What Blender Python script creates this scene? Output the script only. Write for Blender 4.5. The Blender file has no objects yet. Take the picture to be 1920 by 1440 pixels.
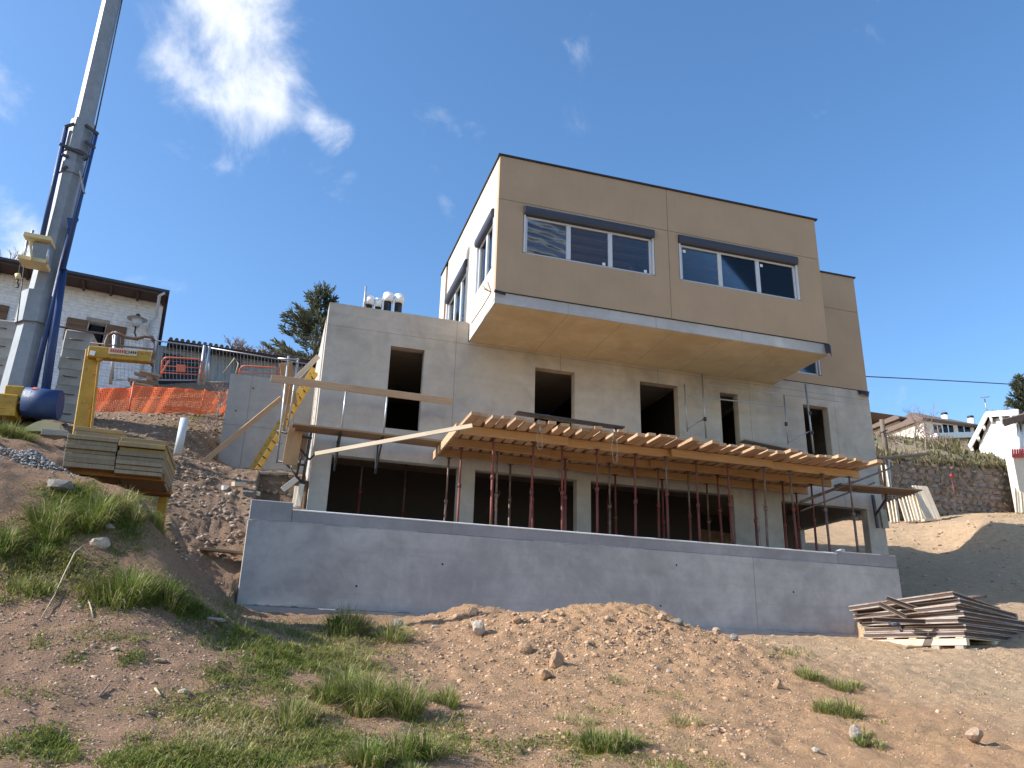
import bpy, bmesh, math, random
import numpy as np
from mathutils import Vector, Matrix, Quaternion
random.seed(7); rng = np.random.default_rng(11)
SC = bpy.context.scene
COL = SC.collection
rad = math.radians

# ------------------------------------------------------------------ camera
FPX, PITCH, YAW, ROLL = 1523.95, 0.3456, 0.286, 0.029
def cam_axes():
    cy, sy = math.cos(YAW), math.sin(YAW)
    F = np.array([sy, cy, 0.]); R = np.array([cy, -sy, 0.]); U = np.array([0, 0, 1.])
    c, s = math.cos(PITCH), math.sin(PITCH)
    F2 = F*c+U*s; U2 = U*c-F*s
    c, s = math.cos(ROLL), math.sin(ROLL)
    return R*c+U2*s, U2*c-R*s, F2
CR, CU, CF = cam_axes()
cam = bpy.data.cameras.new('camera'); co = bpy.data.objects.new('camera', cam); COL.objects.link(co)
cam.sensor_width = 36; cam.lens = FPX/1920*36; cam.clip_start = .1; cam.clip_end = 3000
co.matrix_world = Matrix(((CR[0], CU[0], -CF[0], 0), (CR[1], CU[1], -CF[1], 0), (CR[2], CU[2], -CF[2], 0), (0, 0, 0, 1)))
SC.camera = co
def ray(x, y): return CR*(x-960)/FPX+CU*(720-y)/FPX+CF
def at(x, y, Y):                       # the point seen at photo position x, y at depth Y
    d = ray(x, y); return Vector(d*Y/d[1])

# ------------------------------------------------------------------ sun, sky, exposure
SUN_EL, SUN_BACK = rad(34), rad(2.2)
sdir = Vector((-math.cos(SUN_BACK)*math.cos(SUN_EL), math.sin(SUN_BACK)*math.cos(SUN_EL), math.sin(SUN_EL)))
sl = bpy.data.lights.new('sun', 'SUN'); so = bpy.data.objects.new('sun', sl); COL.objects.link(so)
sl.energy = 5.0; sl.angle = rad(.53); sl.color = (1, .96, .9)
so.rotation_euler = sdir.to_track_quat('Z', 'Y').to_euler()
SC.view_settings.view_transform = 'Standard'; SC.view_settings.look = 'None'
SC.view_settings.exposure = 0.66; SC.view_settings.gamma = 1
W = bpy.data.worlds.new('World'); SC.world = W; W.use_nodes = True
def world():
    nt = W.node_tree; N = nt.nodes; L = nt.links; N.clear()
    out = N.new('ShaderNodeOutputWorld'); bg = N.new('ShaderNodeBackground'); bg.inputs[1].default_value = .15
    L.new(bg.outputs[0], out.inputs[0])
    sky = N.new('ShaderNodeTexSky'); sky.sky_type = 'NISHITA'; sky.sun_disc = False
    sky.sun_elevation = SUN_EL; sky.sun_rotation = math.atan2(sdir.x, sdir.y)
    sky.altitude = 300; sky.air_density = 1.0; sky.dust_density = .9; sky.ozone_density = 2.2
    hs = N.new('ShaderNodeHueSaturation'); hs.inputs['Saturation'].default_value = 1.18; hs.inputs['Value'].default_value = 1.1
    L.new(sky.outputs[0], hs.inputs['Color'])
    tc = N.new('ShaderNodeTexCoord')
    def math_(op, a, b=None, c=None):
        n = N.new('ShaderNodeMath'); n.operation = op
        for i, v in enumerate((a, b, c)):
            if v is None: continue
            if isinstance(v, (int, float)): n.inputs[i].default_value = v
            else: L.new(v, n.inputs[i])
        return n.outputs[0]
    nz = N.new('ShaderNodeTexNoise'); nz.inputs['Scale'].default_value = 8; nz.inputs['Detail'].default_value = 9
    nz.inputs['Roughness'].default_value = .62; nz.inputs['Distortion'].default_value = .4
    L.new(tc.outputs['Generated'], nz.inputs['Vector'])
    tot = None
    for px, py, r, k in ((425, -10, 7.0, .62), (425, 90, 4.8, .55), (330, 150, 3.0, .6), (460, 190, 3.2, .62), (550, 185, 2.6, .55), (0, 450, 4, .85),
                         (620, 240, 2.0, .55), (1090, 50, 3, .22), (-700, 300, 9, 1), (-300, -700, 12, 1), (900, -900, 10, .9), (3200, -500, 12, .9)):
        d = ray(px, py); d = d/np.linalg.norm(d)
        vm = N.new('ShaderNodeVectorMath'); vm.operation = 'DOT_PRODUCT'
        L.new(tc.outputs['Generated'], vm.inputs[0]); vm.inputs[1].default_value = tuple(d)
        mr = N.new('ShaderNodeMapRange'); mr.interpolation_type = 'SMOOTHSTEP'
        mr.inputs[1].default_value = math.cos(rad(r)); mr.inputs[2].default_value = 1; mr.inputs[3].default_value = 0; mr.inputs[4].default_value = k
        L.new(vm.outputs['Value'], mr.inputs[0])
        tot = mr.outputs[0] if tot is None else math_('ADD', tot, mr.outputs[0])
    tot = math_('MINIMUM', tot, .95)
    f = math_('ADD', math_('MULTIPLY', tot, .33), nz.outputs[0])
    mr = N.new('ShaderNodeMapRange'); mr.interpolation_type = 'SMOOTHSTEP'
    mr.inputs[1].default_value = .60; mr.inputs[2].default_value = 1.0; L.new(f, mr.inputs[0])
    mx = N.new('ShaderNodeMix'); mx.data_type = 'RGBA'; L.new(mr.outputs[0], mx.inputs[0])
    n2 = N.new('ShaderNodeTexNoise'); n2.inputs['Scale'].default_value = 14; n2.inputs['Detail'].default_value = 5; L.new(tc.outputs['Generated'], n2.inputs['Vector'])
    cm = N.new('ShaderNodeMix'); cm.data_type = 'RGBA'; L.new(n2.outputs[0], cm.inputs[0]); cm.inputs[6].default_value = (3.2, 3.5, 4.0, 1); cm.inputs[7].default_value = (6.2, 6.3, 6.5, 1)
    L.new(hs.outputs[0], mx.inputs[6]); L.new(cm.outputs[2], mx.inputs[7])
    L.new(mx.outputs[2], bg.inputs[0])
world()

# ------------------------------------------------------------------ materials
class NB:
    def __init__(s, name):
        s.m = bpy.data.materials.new(name); s.m.use_nodes = True
        s.nt = s.m.node_tree; s.N = s.nt.nodes; s.L = s.nt.links
        s.b = s.N['Principled BSDF']; s.tc = s.N.new('ShaderNodeTexCoord'); s.oi = None
    def set(s, k, v):
        if hasattr(v, 'links') or isinstance(v, bpy.types.NodeSocket): s.L.new(v, s.b.inputs[k])
        else: s.b.inputs[k].default_value = v
    def coord(s, scale=(1, 1, 1), kind='Object', rnd=False):
        mp = s.N.new('ShaderNodeMapping'); s.L.new(s.tc.outputs[kind], mp.inputs[0]); mp.inputs['Scale'].default_value = scale
        if rnd:
            if not s.oi: s.oi = s.N.new('ShaderNodeObjectInfo')
            vm = s.N.new('ShaderNodeVectorMath'); vm.operation = 'SCALE'; vm.inputs[0].default_value = (37, 91, 53)
            s.L.new(s.oi.outputs['Random'], vm.inputs['Scale']); s.L.new(vm.outputs[0], mp.inputs['Location'])
        return mp.outputs[0]
    def noise(s, vec, scale, detail=6, rough=.6, dist=0):
        n = s.N.new('ShaderNodeTexNoise'); s.L.new(vec, n.inputs['Vector']); n.inputs['Scale'].default_value = scale
        n.inputs['Detail'].default_value = detail; n.inputs['Roughness'].default_value = rough; n.inputs['Distortion'].default_value = dist
        return n.outputs[0]
    def vor(s, vec, scale, feat='F1', out=0):
        n = s.N.new('ShaderNodeTexVoronoi'); n.feature = feat; s.L.new(vec, n.inputs['Vector']); n.inputs['Scale'].default_value = scale
        return n.outputs[out]
    def ramp(s, fac, *stops):
        r = s.N.new('ShaderNodeValToRGB'); s.L.new(fac, r.inputs[0]); e = r.color_ramp.elements
        while len(e) < len(stops): e.new(.5)
        for el, (p, c) in zip(e, stops):
            el.position = p; el.color = (*c, 1) if len(c) == 3 else c
        return r.outputs[0]
    def rng(s, fac, a, b, c=0., d=1., smooth=False):
        m = s.N.new('ShaderNodeMapRange'); s.L.new(fac, m.inputs[0])
        if smooth: m.interpolation_type = 'SMOOTHSTEP'
        for i, v in enumerate((a, b, c, d)): m.inputs[i+1].default_value = v
        return m.outputs[0]
    def mix(s, fac, a, b, mode='MIX'):
        m = s.N.new('ShaderNodeMix'); m.data_type = 'RGBA'; m.blend_type = mode
        for i, v in ((0, fac), (6, a), (7, b)):
            if isinstance(v, bpy.types.NodeSocket): s.L.new(v, m.inputs[i])
            else: m.inputs[i].default_value = v if not isinstance(v, tuple) or len(v) == 4 else (*v, 1)
        return m.outputs[2]
    def math(s, op, a, b=None):
        n = s.N.new('ShaderNodeMath'); n.operation = op
        for i, v in enumerate((a, b)):
            if v is None: continue
            if isinstance(v, (int, float)): n.inputs[i].default_value = v
            else: s.L.new(v, n.inputs[i])
        return n.outputs[0]
    def xyz(s, vec):
        n = s.N.new('ShaderNodeSeparateXYZ'); s.L.new(vec, n.inputs[0]); return n.outputs
    def bump(s, h, strength=.4, dist=.02, prev=None):
        b = s.N.new('ShaderNodeBump'); b.inputs['Strength'].default_value = strength; b.inputs['Distance'].default_value = dist
        s.L.new(h, b.inputs['Height'])
        if prev is not None: s.L.new(prev, b.inputs['Normal'])
        s.L.new(b.outputs[0], s.b.inputs['Normal']); return b.outputs[0]
    def rand(s):
        if not s.oi: s.oi = s.N.new('ShaderNodeObjectInfo')
        return s.oi.outputs['Random']
def k(c, f): return tuple(min(1, x*f) for x in c)

def m_concrete(name, c, joints=(), zj=(), blotch=1., stain=None, pores=True):
    n = NB(name); v = n.coord(); big = n.noise(v, .55, 5, .6, .6); mid = n.noise(v, 3.2, 8, .65); fine = n.noise(v, 55, 4, .7)
    vs = n.coord((2.5, 2.5, .35)); streak = n.noise(vs, 1.6, 6, .6)
    col = n.ramp(big, (.3, k(c, 1-.26*blotch)), (.5, c), (.72, k(c, 1+.2*blotch)))
    col = n.mix(n.rng(mid, .38, .68, 0, .42*blotch), col, k(c, .68))
    patch = n.noise(n.coord(), 1.5, 6, .62, .9); col = n.mix(n.rng(patch, .5, .72, 0, .34*blotch), col, k(c, 1.28))
    col = n.mix(n.rng(streak, .55, .8, 0, .3*blotch), col, k(c, .7))
    col = n.mix(n.rng(fine, .3, .7, 0, .18), col, k(c, 1.3))
    if stain:
        col = n.mix(n.rng(n.noise(n.coord(), .8, 4, .5, 1.2), .48, .68, 0, .55), col, stain)
    x, y, z = n.xyz(v)
    lay = n.noise(n.coord((.25, .25, 5)), 1.3, 5, .55); col = n.mix(n.rng(lay, .52, .7, 0, .22*blotch), col, k(c, .72))
    for axis, pos, w in [('x', p, .012) for p in joints]+[('z', p, .012) for p in zj]:
        src = x if axis == 'x' else z
        d = n.math('ABSOLUTE', n.math('SUBTRACT', src, n.math('ADD', pos-.006, n.math('MULTIPLY', mid, .012))))
        ln = n.rng(d, w*.3, w, 1, 0); col = n.mix(n.math('MULTIPLY', ln, n.rng(streak, .2, .6, .25, .75)), col, k(c, .42))
    if pores:
        p = n.vor(n.coord(), 7); col = n.mix(n.math('MULTIPLY', n.rng(p, .03, .055, 1, 0), n.rng(n.noise(v, 2), .5, .6, 0, .8)), col, k(c, .35))
    n.set('Base Color', col); n.set('Roughness', .88)
    n.bump(fine, .25, .006, n.bump(mid, .25, .02)); return n.m
def m_wood(name, c1, c2, scale=6, rough=.75, var=.35, worn=None):
    n = NB(name); v = n.coord((1, 1, .07), rnd=True); g = n.noise(v, scale*6, 5, .65, .8); b = n.noise(n.coord((1, 1, .5), rnd=True), 2.2, 5, .6)
    col = n.ramp(g, (.3, c1), (.7, c2))
    col = n.mix(n.rng(n.rand(), 0, 1, 0, var), col, k(c1, .5)); col = n.mix(n.rng(b, .5, .75, 0, .4), col, k(c1, .6))
    if worn: col = n.mix(n.rng(b, .42, .62, 0, .8), col, worn)
    n.set('Base Color', col); n.set('Roughness', rough); n.bump(g, .3, .004); return n.m
def m_paint(name, c, rough=.5, metal=0., rust=0., rustc=(.16, .07, .035), dirt=.25, spec=.4):
    n = NB(name); v = n.coord(rnd=True); a = n.noise(v, 4, 7, .65); b = n.noise(v, 28, 5, .7)
    col = n.mix(n.rng(a, .4, .8, 0, dirt), c, k(c, .45)); col = n.mix(n.rng(b, .5, .8, 0, dirt), col, k(c, .6))
    if rust: col = n.mix(n.rng(n.noise(v, 9, 8, .7), .72-rust*.35, .8-rust*.3, 0, .9), col, rustc)
    n.set('Base Color', col); n.set('Roughness', n.rng(b, .3, .7, rough-.08, min(1, rough+.18))); n.set('Metallic', metal); n.set('Specular IOR Level', spec)
    n.bump(b, .12, .003); return n.m
M = {}
CON = (.44, .40, .35)
M['shutwood'] = m_wood('dark_shutter_wood', (.14, .08, .045), (.22, .13, .075), 5)
M['conc'] = m_concrete('cast_concrete', CON, blotch=1.35, joints=(4.05, 6.9, 9.75, 12.6, 15.45), zj=(8.05,), stain=(.50, .44, .34))
M['conc_wing'] = m_concrete('wing_concrete', (.33, .32, .305), joints=(-.9, .3), zj=(6.1,))
M['conc_low'] = m_concrete('fresh_concrete', (.40, .37, .345), joints=(3.35, 8.2, 12.6), blotch=1.5)
M['conc_dark'] = m_concrete('damp_concrete', (.29, .27, .265), blotch=1.2)
M['soffit'] = m_concrete('soffit_concrete', (.50, .44, .31), joints=(6.2, 7.6, 9.0, 10.4, 11.8), blotch=.9, stain=(.42, .32, .19), pores=False)
M['slab'] = m_concrete('slab_edge_concrete', (.46, .45, .44), joints=(6.2, 8.5, 10.9))
M['ballast'] = m_concrete('weathered_concrete', (.34, .33, .30), blotch=1.6)
def m_cladding(name, c):
    n = NB(name); v = n.coord(kind='Object'); x, y, z = n.xyz(v)
    a = n.noise(v, .8, 5); f = n.noise(v, 90, 3, .7); st = n.noise(n.coord((3, 3, .25)), 3, 5)
    col = n.ramp(a, (.3, k(c, .9)), (.7, k(c, 1.08))); col = n.mix(n.rng(f, .3, .7, 0, .22), col, k(c, .75)); col = n.mix(n.rng(st, .5, .75, 0, .16), col, k(c, .78))
    s = n.math('ABSOLUTE', n.math('SUBTRACT', n.math('FRACT', n.math('DIVIDE', n.math('ADD', x, y), 1.22)), .5))
    col = n.mix(n.rng(s, .0, .006, .3, 0), col, k(c, .6))
    n.set('Base Color', col); n.set('Roughness', .8); n.bump(f, .2, .003); return n.m
M['clad'] = m_cladding('tan_board_cladding', (.42, .295, .185)); M['clad_sunlit'] = m_cladding('tan_cladding_sunlit', (.62, .54, .43))  # left face: cladding colour lightened to stand in for sun glare
M['rust_orange'] = m_paint('rusty_orange_steel', (.30, .14, .035), .6, rust=.5, dirt=.6)
M['dark'] = m_paint('dark_membrane', (.025, .025, .032), .6)
M['shutter'] = m_paint('slate_blue_metal', (.045, .05, .07), .45, dirt=.15)
M['frame'] = m_paint('pale_window_frame', (.55, .57, .6), .4, dirt=.12)
M['white'] = m_paint('white_plastic', (.78, .78, .77), .45, dirt=.1)
M['ply'] = m_wood('orange_plywood', (.42, .23, .10), (.6, .36, .17), 3, worn=(.36, .2, .09))
M['plank'] = m_wood('formwork_plank', (.44, .27, .15), (.6, .40, .24), 5, var=.5)
M['pale'] = m_wood('pale_sawn_timber', (.6, .47, .32), (.74, .62, .46), 6, var=.3)
M['grey_wood'] = m_wood('weathered_grey_timber', (.26, .22, .18), (.42, .37, .31), 7, var=.5)
M['brown_wood'] = m_wood('brown_board', (.27, .16, .09), (.4, .26, .15), 5)
M['red_wood'] = m_wood('red_edged_formwork', (.22, .13, .09), (.38, .28, .21), 5, var=.4, worn=(.40, .37, .33))
M['yellow_wood'] = m_wood('yellow_formwork_edge', (.33, .21, .07), (.47, .33, .13), 5, var=.5, worn=(.24, .18, .11))
M['yellow_grey'] = m_wood('greyed_formwork_edge', (.22, .165, .10), (.35, .28, .18), 5, var=.5)
M['beam'] = m_wood('yellow_timber_beam', (.38, .205, .08), (.52, .31, .135), 4, var=.35)
M['prop'] = m_paint('red_oxide_steel', (.20, .045, .035), .6, rust=.7, rustc=(.10, .05, .035), dirt=.5)
M['prop_old'] = m_paint('rusty_grey_steel', (.2, .15, .13), .6, .3, rust=.7, dirt=.5)
M['steel'] = m_paint('galvanised_steel', (.42, .43, .45), .42, .75, rust=.15)
M['dsteel'] = m_paint('dark_steel', (.07, .07, .075), .5, .5, rust=.3)
M['crane'] = m_paint('grey_crane_paint', (.25, .275, .3), .45, rust=.1, dirt=.5)
M['crane_blue'] = m_paint('blue_crane_paint', (.02, .05, .15), .5, rust=.12, dirt=.6)
M['yellow'] = m_paint('yellow_machine_paint', (.46, .265, .03), .5, rust=.4, rustc=(.17, .085, .03), dirt=.7)
M['cream'] = m_paint('cream_machine_paint', (.60, .50, .26), .5, rust=.1)
M['orange_rail'] = m_paint('orange_enamel', (.6, .16, .09), .5, rust=.1)
M['red'] = m_paint('red_enamel', (.5, .05, .04), .5)
M['pvc'] = m_paint('grey_plastic', (.5, .53, .56), .4)
M['mortar'] = m_paint('grey_rock', (.33, .31, .29), .9, dirt=.5)
M['roofbrown'] = m_paint('dark_brown_boarding', (.075, .05, .042), .7)
M['tile'] = m_paint('old_roof_tile', (.16, .11, .085), .85, dirt=.6)
M['redtile'] = m_paint('clay_roof_tile', (.42, .19, .11), .85, dirt=.4)
M['render'] = m_paint('cream_render', (.62, .56, .46), .9, dirt=.2)
M['greywall'] = m_paint('grey_corrugated_sheet', (.42, .42, .39), .6, dirt=.3)
M['bark'] = m_paint('grey_bark', (.17, .13, .10), .9, dirt=.6)
M['twig'] = m_paint('dry_twig', (.27, .20, .17), .9, dirt=.5)
M['interior'] = m_paint('shade_dark_room', (.055, .042, .034), .9)  # indoor shade put into the colour: near-black walls inside the rooms
M['straw'] = m_paint('dry_straw', (.5, .42, .28), .9)
def m_brick():
    n = NB('whitewashed_brick'); v = n.coord(); br = n.N.new('ShaderNodeTexBrick')
    mp = n.N.new('ShaderNodeMapping'); n.L.new(n.tc.outputs['Object'], mp.inputs[0]); mp.inputs['Rotation'].default_value = (rad(90), 0, 0)
    n.L.new(mp.outputs[0], br.inputs[0]); br.inputs['Scale'].default_value = 1; br.inputs['Brick Width'].default_value = .34; br.inputs['Row Height'].default_value = .115
    br.inputs['Mortar Size'].default_value = .012; br.inputs['Mortar Smooth'].default_value = .6
    a = n.noise(v, 6, 6); col = n.ramp(a, (.3, (.62, .62, .63)), (.6, (.80, .80, .80)))
    col = n.mix(n.math('MULTIPLY', br.outputs[1], n.rng(n.noise(v, 2), .4, .6, .1, .6)), col, (.36, .34, .32)); n.set('Base Color', col); n.set('Roughness', .85)
    n.bump(n.math('SUBTRACT', a, br.outputs[1]), .5, .03); return n.m
M['brick'] = m_brick()
def m_glass():
    n = NB('window_glass'); N = n.N; out = N['Material Output']
    tr = N.new('ShaderNodeBsdfTransparent'); tr.inputs[0].default_value = (.84, .86, .88, 1)
    gl = N.new('ShaderNodeBsdfGlossy'); gl.inputs['Roughness'].default_value = .02
    fr = N.new('ShaderNodeFresnel'); fr.inputs[0].default_value = 1.5
    ms = N.new('ShaderNodeMixShader'); n.L.new(fr.outputs[0], ms.inputs[0]); n.L.new(tr.outputs[0], ms.inputs[1]); n.L.new(gl.outputs[0], ms.inputs[2]); n.L.new(ms.outputs[0], out.inputs[0])
    return n.m
M['glass'] = m_glass()
n = NB('clear_plastic_film'); n.set('Base Color', (.6, .6, .6, 1)); n.set('Roughness', .12); n.set('Alpha', .2); n.set('Metallic', .85); M['film'] = n.m
def m_soil():
    n = NB('bare_earth'); v = n.coord(); x, y, z = n.xyz(v)
    a = n.noise(v, .45, 5, .6, .5); b = n.noise(v, 5, 8, .7); c = n.noise(v, 40, 5, .75)
    red, tan, sand = (.46, .28, .18), (.68, .41, .225), (.74, .52, .32)
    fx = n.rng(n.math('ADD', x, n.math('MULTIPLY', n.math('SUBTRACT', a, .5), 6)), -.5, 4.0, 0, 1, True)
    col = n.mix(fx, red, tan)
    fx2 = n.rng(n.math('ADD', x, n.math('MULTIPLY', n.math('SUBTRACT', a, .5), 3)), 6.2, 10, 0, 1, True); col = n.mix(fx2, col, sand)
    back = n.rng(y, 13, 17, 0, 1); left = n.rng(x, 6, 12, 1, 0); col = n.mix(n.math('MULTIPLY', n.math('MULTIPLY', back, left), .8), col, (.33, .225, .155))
    col = n.mix(n.rng(b, .38, .7, 0, .42), col, k(red, .55)); col = n.mix(n.rng(c, .45, .8, 0, .45), col, k(sand, 1.15))
    p = n.vor(v, 26); r = n.vor(v, 26, out=1); pm = n.math('MULTIPLY', n.rng(p, .1, .3, 1, 0), n.rng(n.noise(v, 9), .45, .6, 0, .8))
    col = n.mix(pm, col, n.mix(n.rng(n.xyz(r)[0], 0, 1), (.3, .22, .16), (.6, .47, .36)))
    n.set('Base Color', col); n.set('Roughness', .95); n.set('Specular IOR Level', .15)
    q = n.bump(b, .9, .10); q = n.bump(n.noise(v, 17, 6, .7), .9, .05, q); q = n.bump(c, .9, .03, q); n.bump(n.math('MULTIPLY', pm, 1), .6, .016, q); return n.m
M['soil'] = m_soil()
def m_hill():
    n = NB('dry_scrub_ground'); v = n.coord(); a = n.noise(v, .5, 8, .7); b = n.noise(v, 4, 6, .7)
    col = n.ramp(a, (.3, (.16, .14, .06)), (.5, (.26, .20, .12)), (.7, (.33, .25, .17))); col = n.mix(n.rng(b, .4, .7, 0, .5), col, (.10, .10, .04))
    n.set('Base Color', col); n.set('Roughness', .95); n.bump(b, .8, .2); return n.m
M['hill'] = m_hill()
def m_grass(name, stops):
    n = NB(name); at_ = n.N.new('ShaderNodeAttribute'); at_.attribute_name = 'tint'
    col = n.ramp(at_.outputs['Fac'], *stops); n.set('Base Color', col); n.set('Roughness', .6); n.set('Specular IOR Level', .25)
    tl = n.N.new('ShaderNodeBsdfTranslucent'); n.L.new(col, tl.inputs[0]); ms = n.N.new('ShaderNodeMixShader'); ms.inputs[0].default_value = .35
    n.L.new(n.b.outputs[0], ms.inputs[1]); n.L.new(tl.outputs[0], ms.inputs[2]); n.L.new(ms.outputs[0], n.N['Material Output'].inputs[0]); return n.m
M['grass'] = m_grass('grass_blades', ((0, (.07, .14, .018)), (.4, (.17, .22, .04)), (.7, (.30, .28, .09)), (1, (.55, .46, .28))))
M['needle'] = m_grass('conifer_needles', ((0, (.045, .06, .035)), (.6, (.10, .115, .07)), (1, (.2, .19, .12))))
M['scrub'] = m_grass('scrub_leaves', ((0, (.06, .07, .025)), (.5, (.17, .16, .07)), (1, (.34, .27, .17))))
def m_stone(name, c):
    n = NB(name); v = n.coord(rnd=True); a = n.noise(v, 3, 7, .65); b = n.noise(v, 25, 5, .7)
    col = n.ramp(a, (.3, k(c, .6)), (.55, c), (.75, k(c, 1.3))); col = n.mix(n.rng(n.rand(), 0, 1, 0, .45), col, k(c, .45)); n.set('Base Color', col); n.set('Roughness', .9)
    n.bump(b, .4, .01, n.bump(a, .6, .04)); return n.m
M['stone'] = m_stone('grey_field_stone', (.34, .30, .26)); M['stone_w'] = m_stone('pale_field_stone', (.55, .45, .35)); M['stone_o'] = m_stone('ochre_stone', (.52, .36, .24))
M['earthclod'] = m_stone('earth_clod', (.50, .31, .18)); M['wallstone'] = m_stone('old_wall_stone', (.36, .28, .23))
M['gravel'] = m_stone('grey_gravel', (.42, .42, .43))

# ------------------------------------------------------------------ mesh helpers
WM = {}
def mesh(name, V, F, smooth=False):
    me = bpy.data.meshes.new(name); me.from_pydata([tuple(v) for v in V], [], [tuple(f) for f in F]); me.update()
    if smooth: me.polygons.foreach_set('use_smooth', [True]*len(me.polygons))
    return me
def put(name, me, mat, Mw=None, parent=None, kind=None):
    o = bpy.data.objects.new(name, me); COL.objects.link(o)
    if me and mat is not None and not me.materials: me.materials.append(M[mat] if isinstance(mat, str) else mat)
    Mw = Mw or Matrix.Identity(4); WM[o] = Mw
    if parent: o.parent = parent; o.matrix_basis = WM[parent].inverted() @ Mw
    else: o.matrix_basis = Mw
    if kind: o['kind'] = kind
    return o
def tag(o, label, cat, group=None):
    o['label'] = label; o['category'] = cat
    if group: o['group'] = group
    return o
def thing(name, label, cat, loc=(0, 0, 0), group=None):
    return tag(put(name, None, None, Matrix.Translation(loc)), label, cat, group)
def T(*l): return Matrix.Translation(Vector(l if len(l) == 3 else l[0]))
def RZ(a): return Matrix.Rotation(a, 4, 'Z')
_cb = {}
def chbox(sx, sy, sz, c=.006):
    hx, hy, hz = sx/2, sy/2, sz/2; c = min(c, hx*.6, hy*.6, hz*.6); V = []; idx = {}
    for a in (-1, 1):
        for b in (-1, 1):
            for d in (-1, 1):
                idx[a, b, d] = len(V)
                V += [(a*hx, b*(hy-c), d*(hz-c)), (a*(hx-c), b*hy, d*(hz-c)), (a*(hx-c), b*(hy-c), d*hz)]
    F = []; S = (-1, 1)
    I = lambda a, b, d, q: idx[a, b, d]+q
    for s in S:
        F.append([I(s, -1, -1, 0), I(s, 1, -1, 0), I(s, 1, 1, 0), I(s, -1, 1, 0)][::s])
        F.append([I(-1, s, -1, 1), I(-1, s, 1, 1), I(1, s, 1, 1), I(1, s, -1, 1)][::s])
        F.append([I(-1, -1, s, 2), I(1, -1, s, 2), I(1, 1, s, 2), I(-1, 1, s, 2)][::s])
    for a in S:
        for b in S:
            s = a*b
            F.append([I(a, b, -1, 0), I(a, b, -1, 1), I(a, b, 1, 1), I(a, b, 1, 0)][::s])
            F.append([I(a, -1, b, 0), I(a, 1, b, 0), I(a, 1, b, 2), I(a, -1, b, 2)][::s])
            F.append([I(-1, a, b, 1), I(-1, a, b, 2), I(1, a, b, 2), I(1, a, b, 1)][::s])
            for d in S: F.append([I(a, b, d, 0), I(a, b, d, 1), I(a, b, d, 2)][::a*b*d])
    return V, F
def cbox_mesh(sx, sy, sz, c, mat):
    key = (round(sx, 3), round(sy, 3), round(sz, 3), c, mat)
    if key not in _cb: _cb[key] = mesh('block', *chbox(sx, sy, sz, c))
    return _cb[key]
def box(name, lo, hi, mat, parent=None, c=.006, kind=None):
    lo, hi = Vector(lo), Vector(hi); s = hi-lo
    return put(name, cbox_mesh(s.x, s.y, s.z, c, mat), mat, T((lo+hi)/2), parent, kind)
def axes(p, q, up=(0, 0, 1), roll=0):
    p, q = Vector(p), Vector(q); z = (q-p).normalized(); up = Vector(up)
    if abs(z.dot(up)) > .98: up = Vector((0, 1, 0))
    x = up.cross(z).normalized(); y = z.cross(x)
    m = Matrix((x, y, z)).transposed().to_4x4(); m.translation = (p+q)/2
    return m @ Matrix.Rotation(roll, 4, 'Z')
def plank(name, p, q, w, t, mat, parent=None, c=.004, roll=0, up=(0, 0, 1)):     # w across, t along up
    L = (Vector(q)-Vector(p)).length
    return put(name, cbox_mesh(w, t, L, c, mat), mat, axes(p, q, up, roll), parent)
def tubeVF(r0, r1, L, n=10, cap=True):
    V = []; 
    for kk, r in ((-.5, r0), (.5, r1)):
        for i in range(n): a = 2*math.pi*i/n; V.append((r*math.cos(a), r*math.sin(a), kk*L))
    F = [(i, (i+1) % n, n+(i+1) % n, n+i) for i in range(n)]
    if cap: F += [tuple(range(n-1, -1, -1)), tuple(range(n, 2*n))]
    return V, F
def smooth_sides(me, n):
    for p in me.polygons: p.use_smooth = len(p.vertices) == 4
_tb = {}
def tube(name, p, q, r, mat, parent=None, r1=None, n=10):
    L = (Vector(q)-Vector(p)).length; key = (round(r, 4), r1, round(L, 3), n, mat)
    if key not in _tb:
        me = mesh('tube', *tubeVF(r, r1 or r, L, n)); smooth_sides(me, n); _tb[key] = me
    return put(name, _tb[key], mat, axes(p, q), parent)
def pathVF(pts, r, n=6):
    pts = [Vector(p) for p in pts]; V = []; F = []
    rr = r if isinstance(r, (list, tuple)) else [r]*len(pts)
    for i, p in enumerate(pts):
        d = (pts[min(i+1, len(pts)-1)]-pts[max(i-1, 0)]).normalized(); u = Vector((0, 0, 1)) if abs(d.z) < .9 else Vector((0, 1, 0))
        x = u.cross(d).normalized(); y = d.cross(x)
        for j in range(n): a = 2*math.pi*j/n; V.append(p+(x*math.cos(a)+y*math.sin(a))*rr[i])
    for i in range(len(pts)-1):
        for j in range(n): F.append((i*n+j, i*n+(j+1) % n, (i+1)*n+(j+1) % n, (i+1)*n+j))
    F += [tuple(range(n-1, -1, -1)), tuple(range((len(pts)-1)*n, len(pts)*n))]
    return V, F
def wire(name, pts, r, mat, parent=None, n=6): return put(name, mesh(name, *pathVF(pts, r, n), True), mat, None, parent)
def joinVF(parts):
    V = []; F = []
    for v, f in parts:
        o = len(V); V += [Vector(a) for a in v]; F += [tuple(i+o for i in q) for q in f]
    return V, F
def xf(vf, Mx): return [Mx @ Vector(v) for v in vf[0]], vf[1]
def bxVF(lo, hi):
    (a, b, c), (d, e, f) = lo, hi
    return [(a, b, c), (d, b, c), (d, e, c), (a, e, c), (a, b, f), (d, b, f), (d, e, f), (a, e, f)], [(3, 2, 1, 0), (4, 5, 6, 7), (0, 1, 5, 4), (1, 2, 6, 5), (2, 3, 7, 6), (3, 0, 4, 7)]
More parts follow.
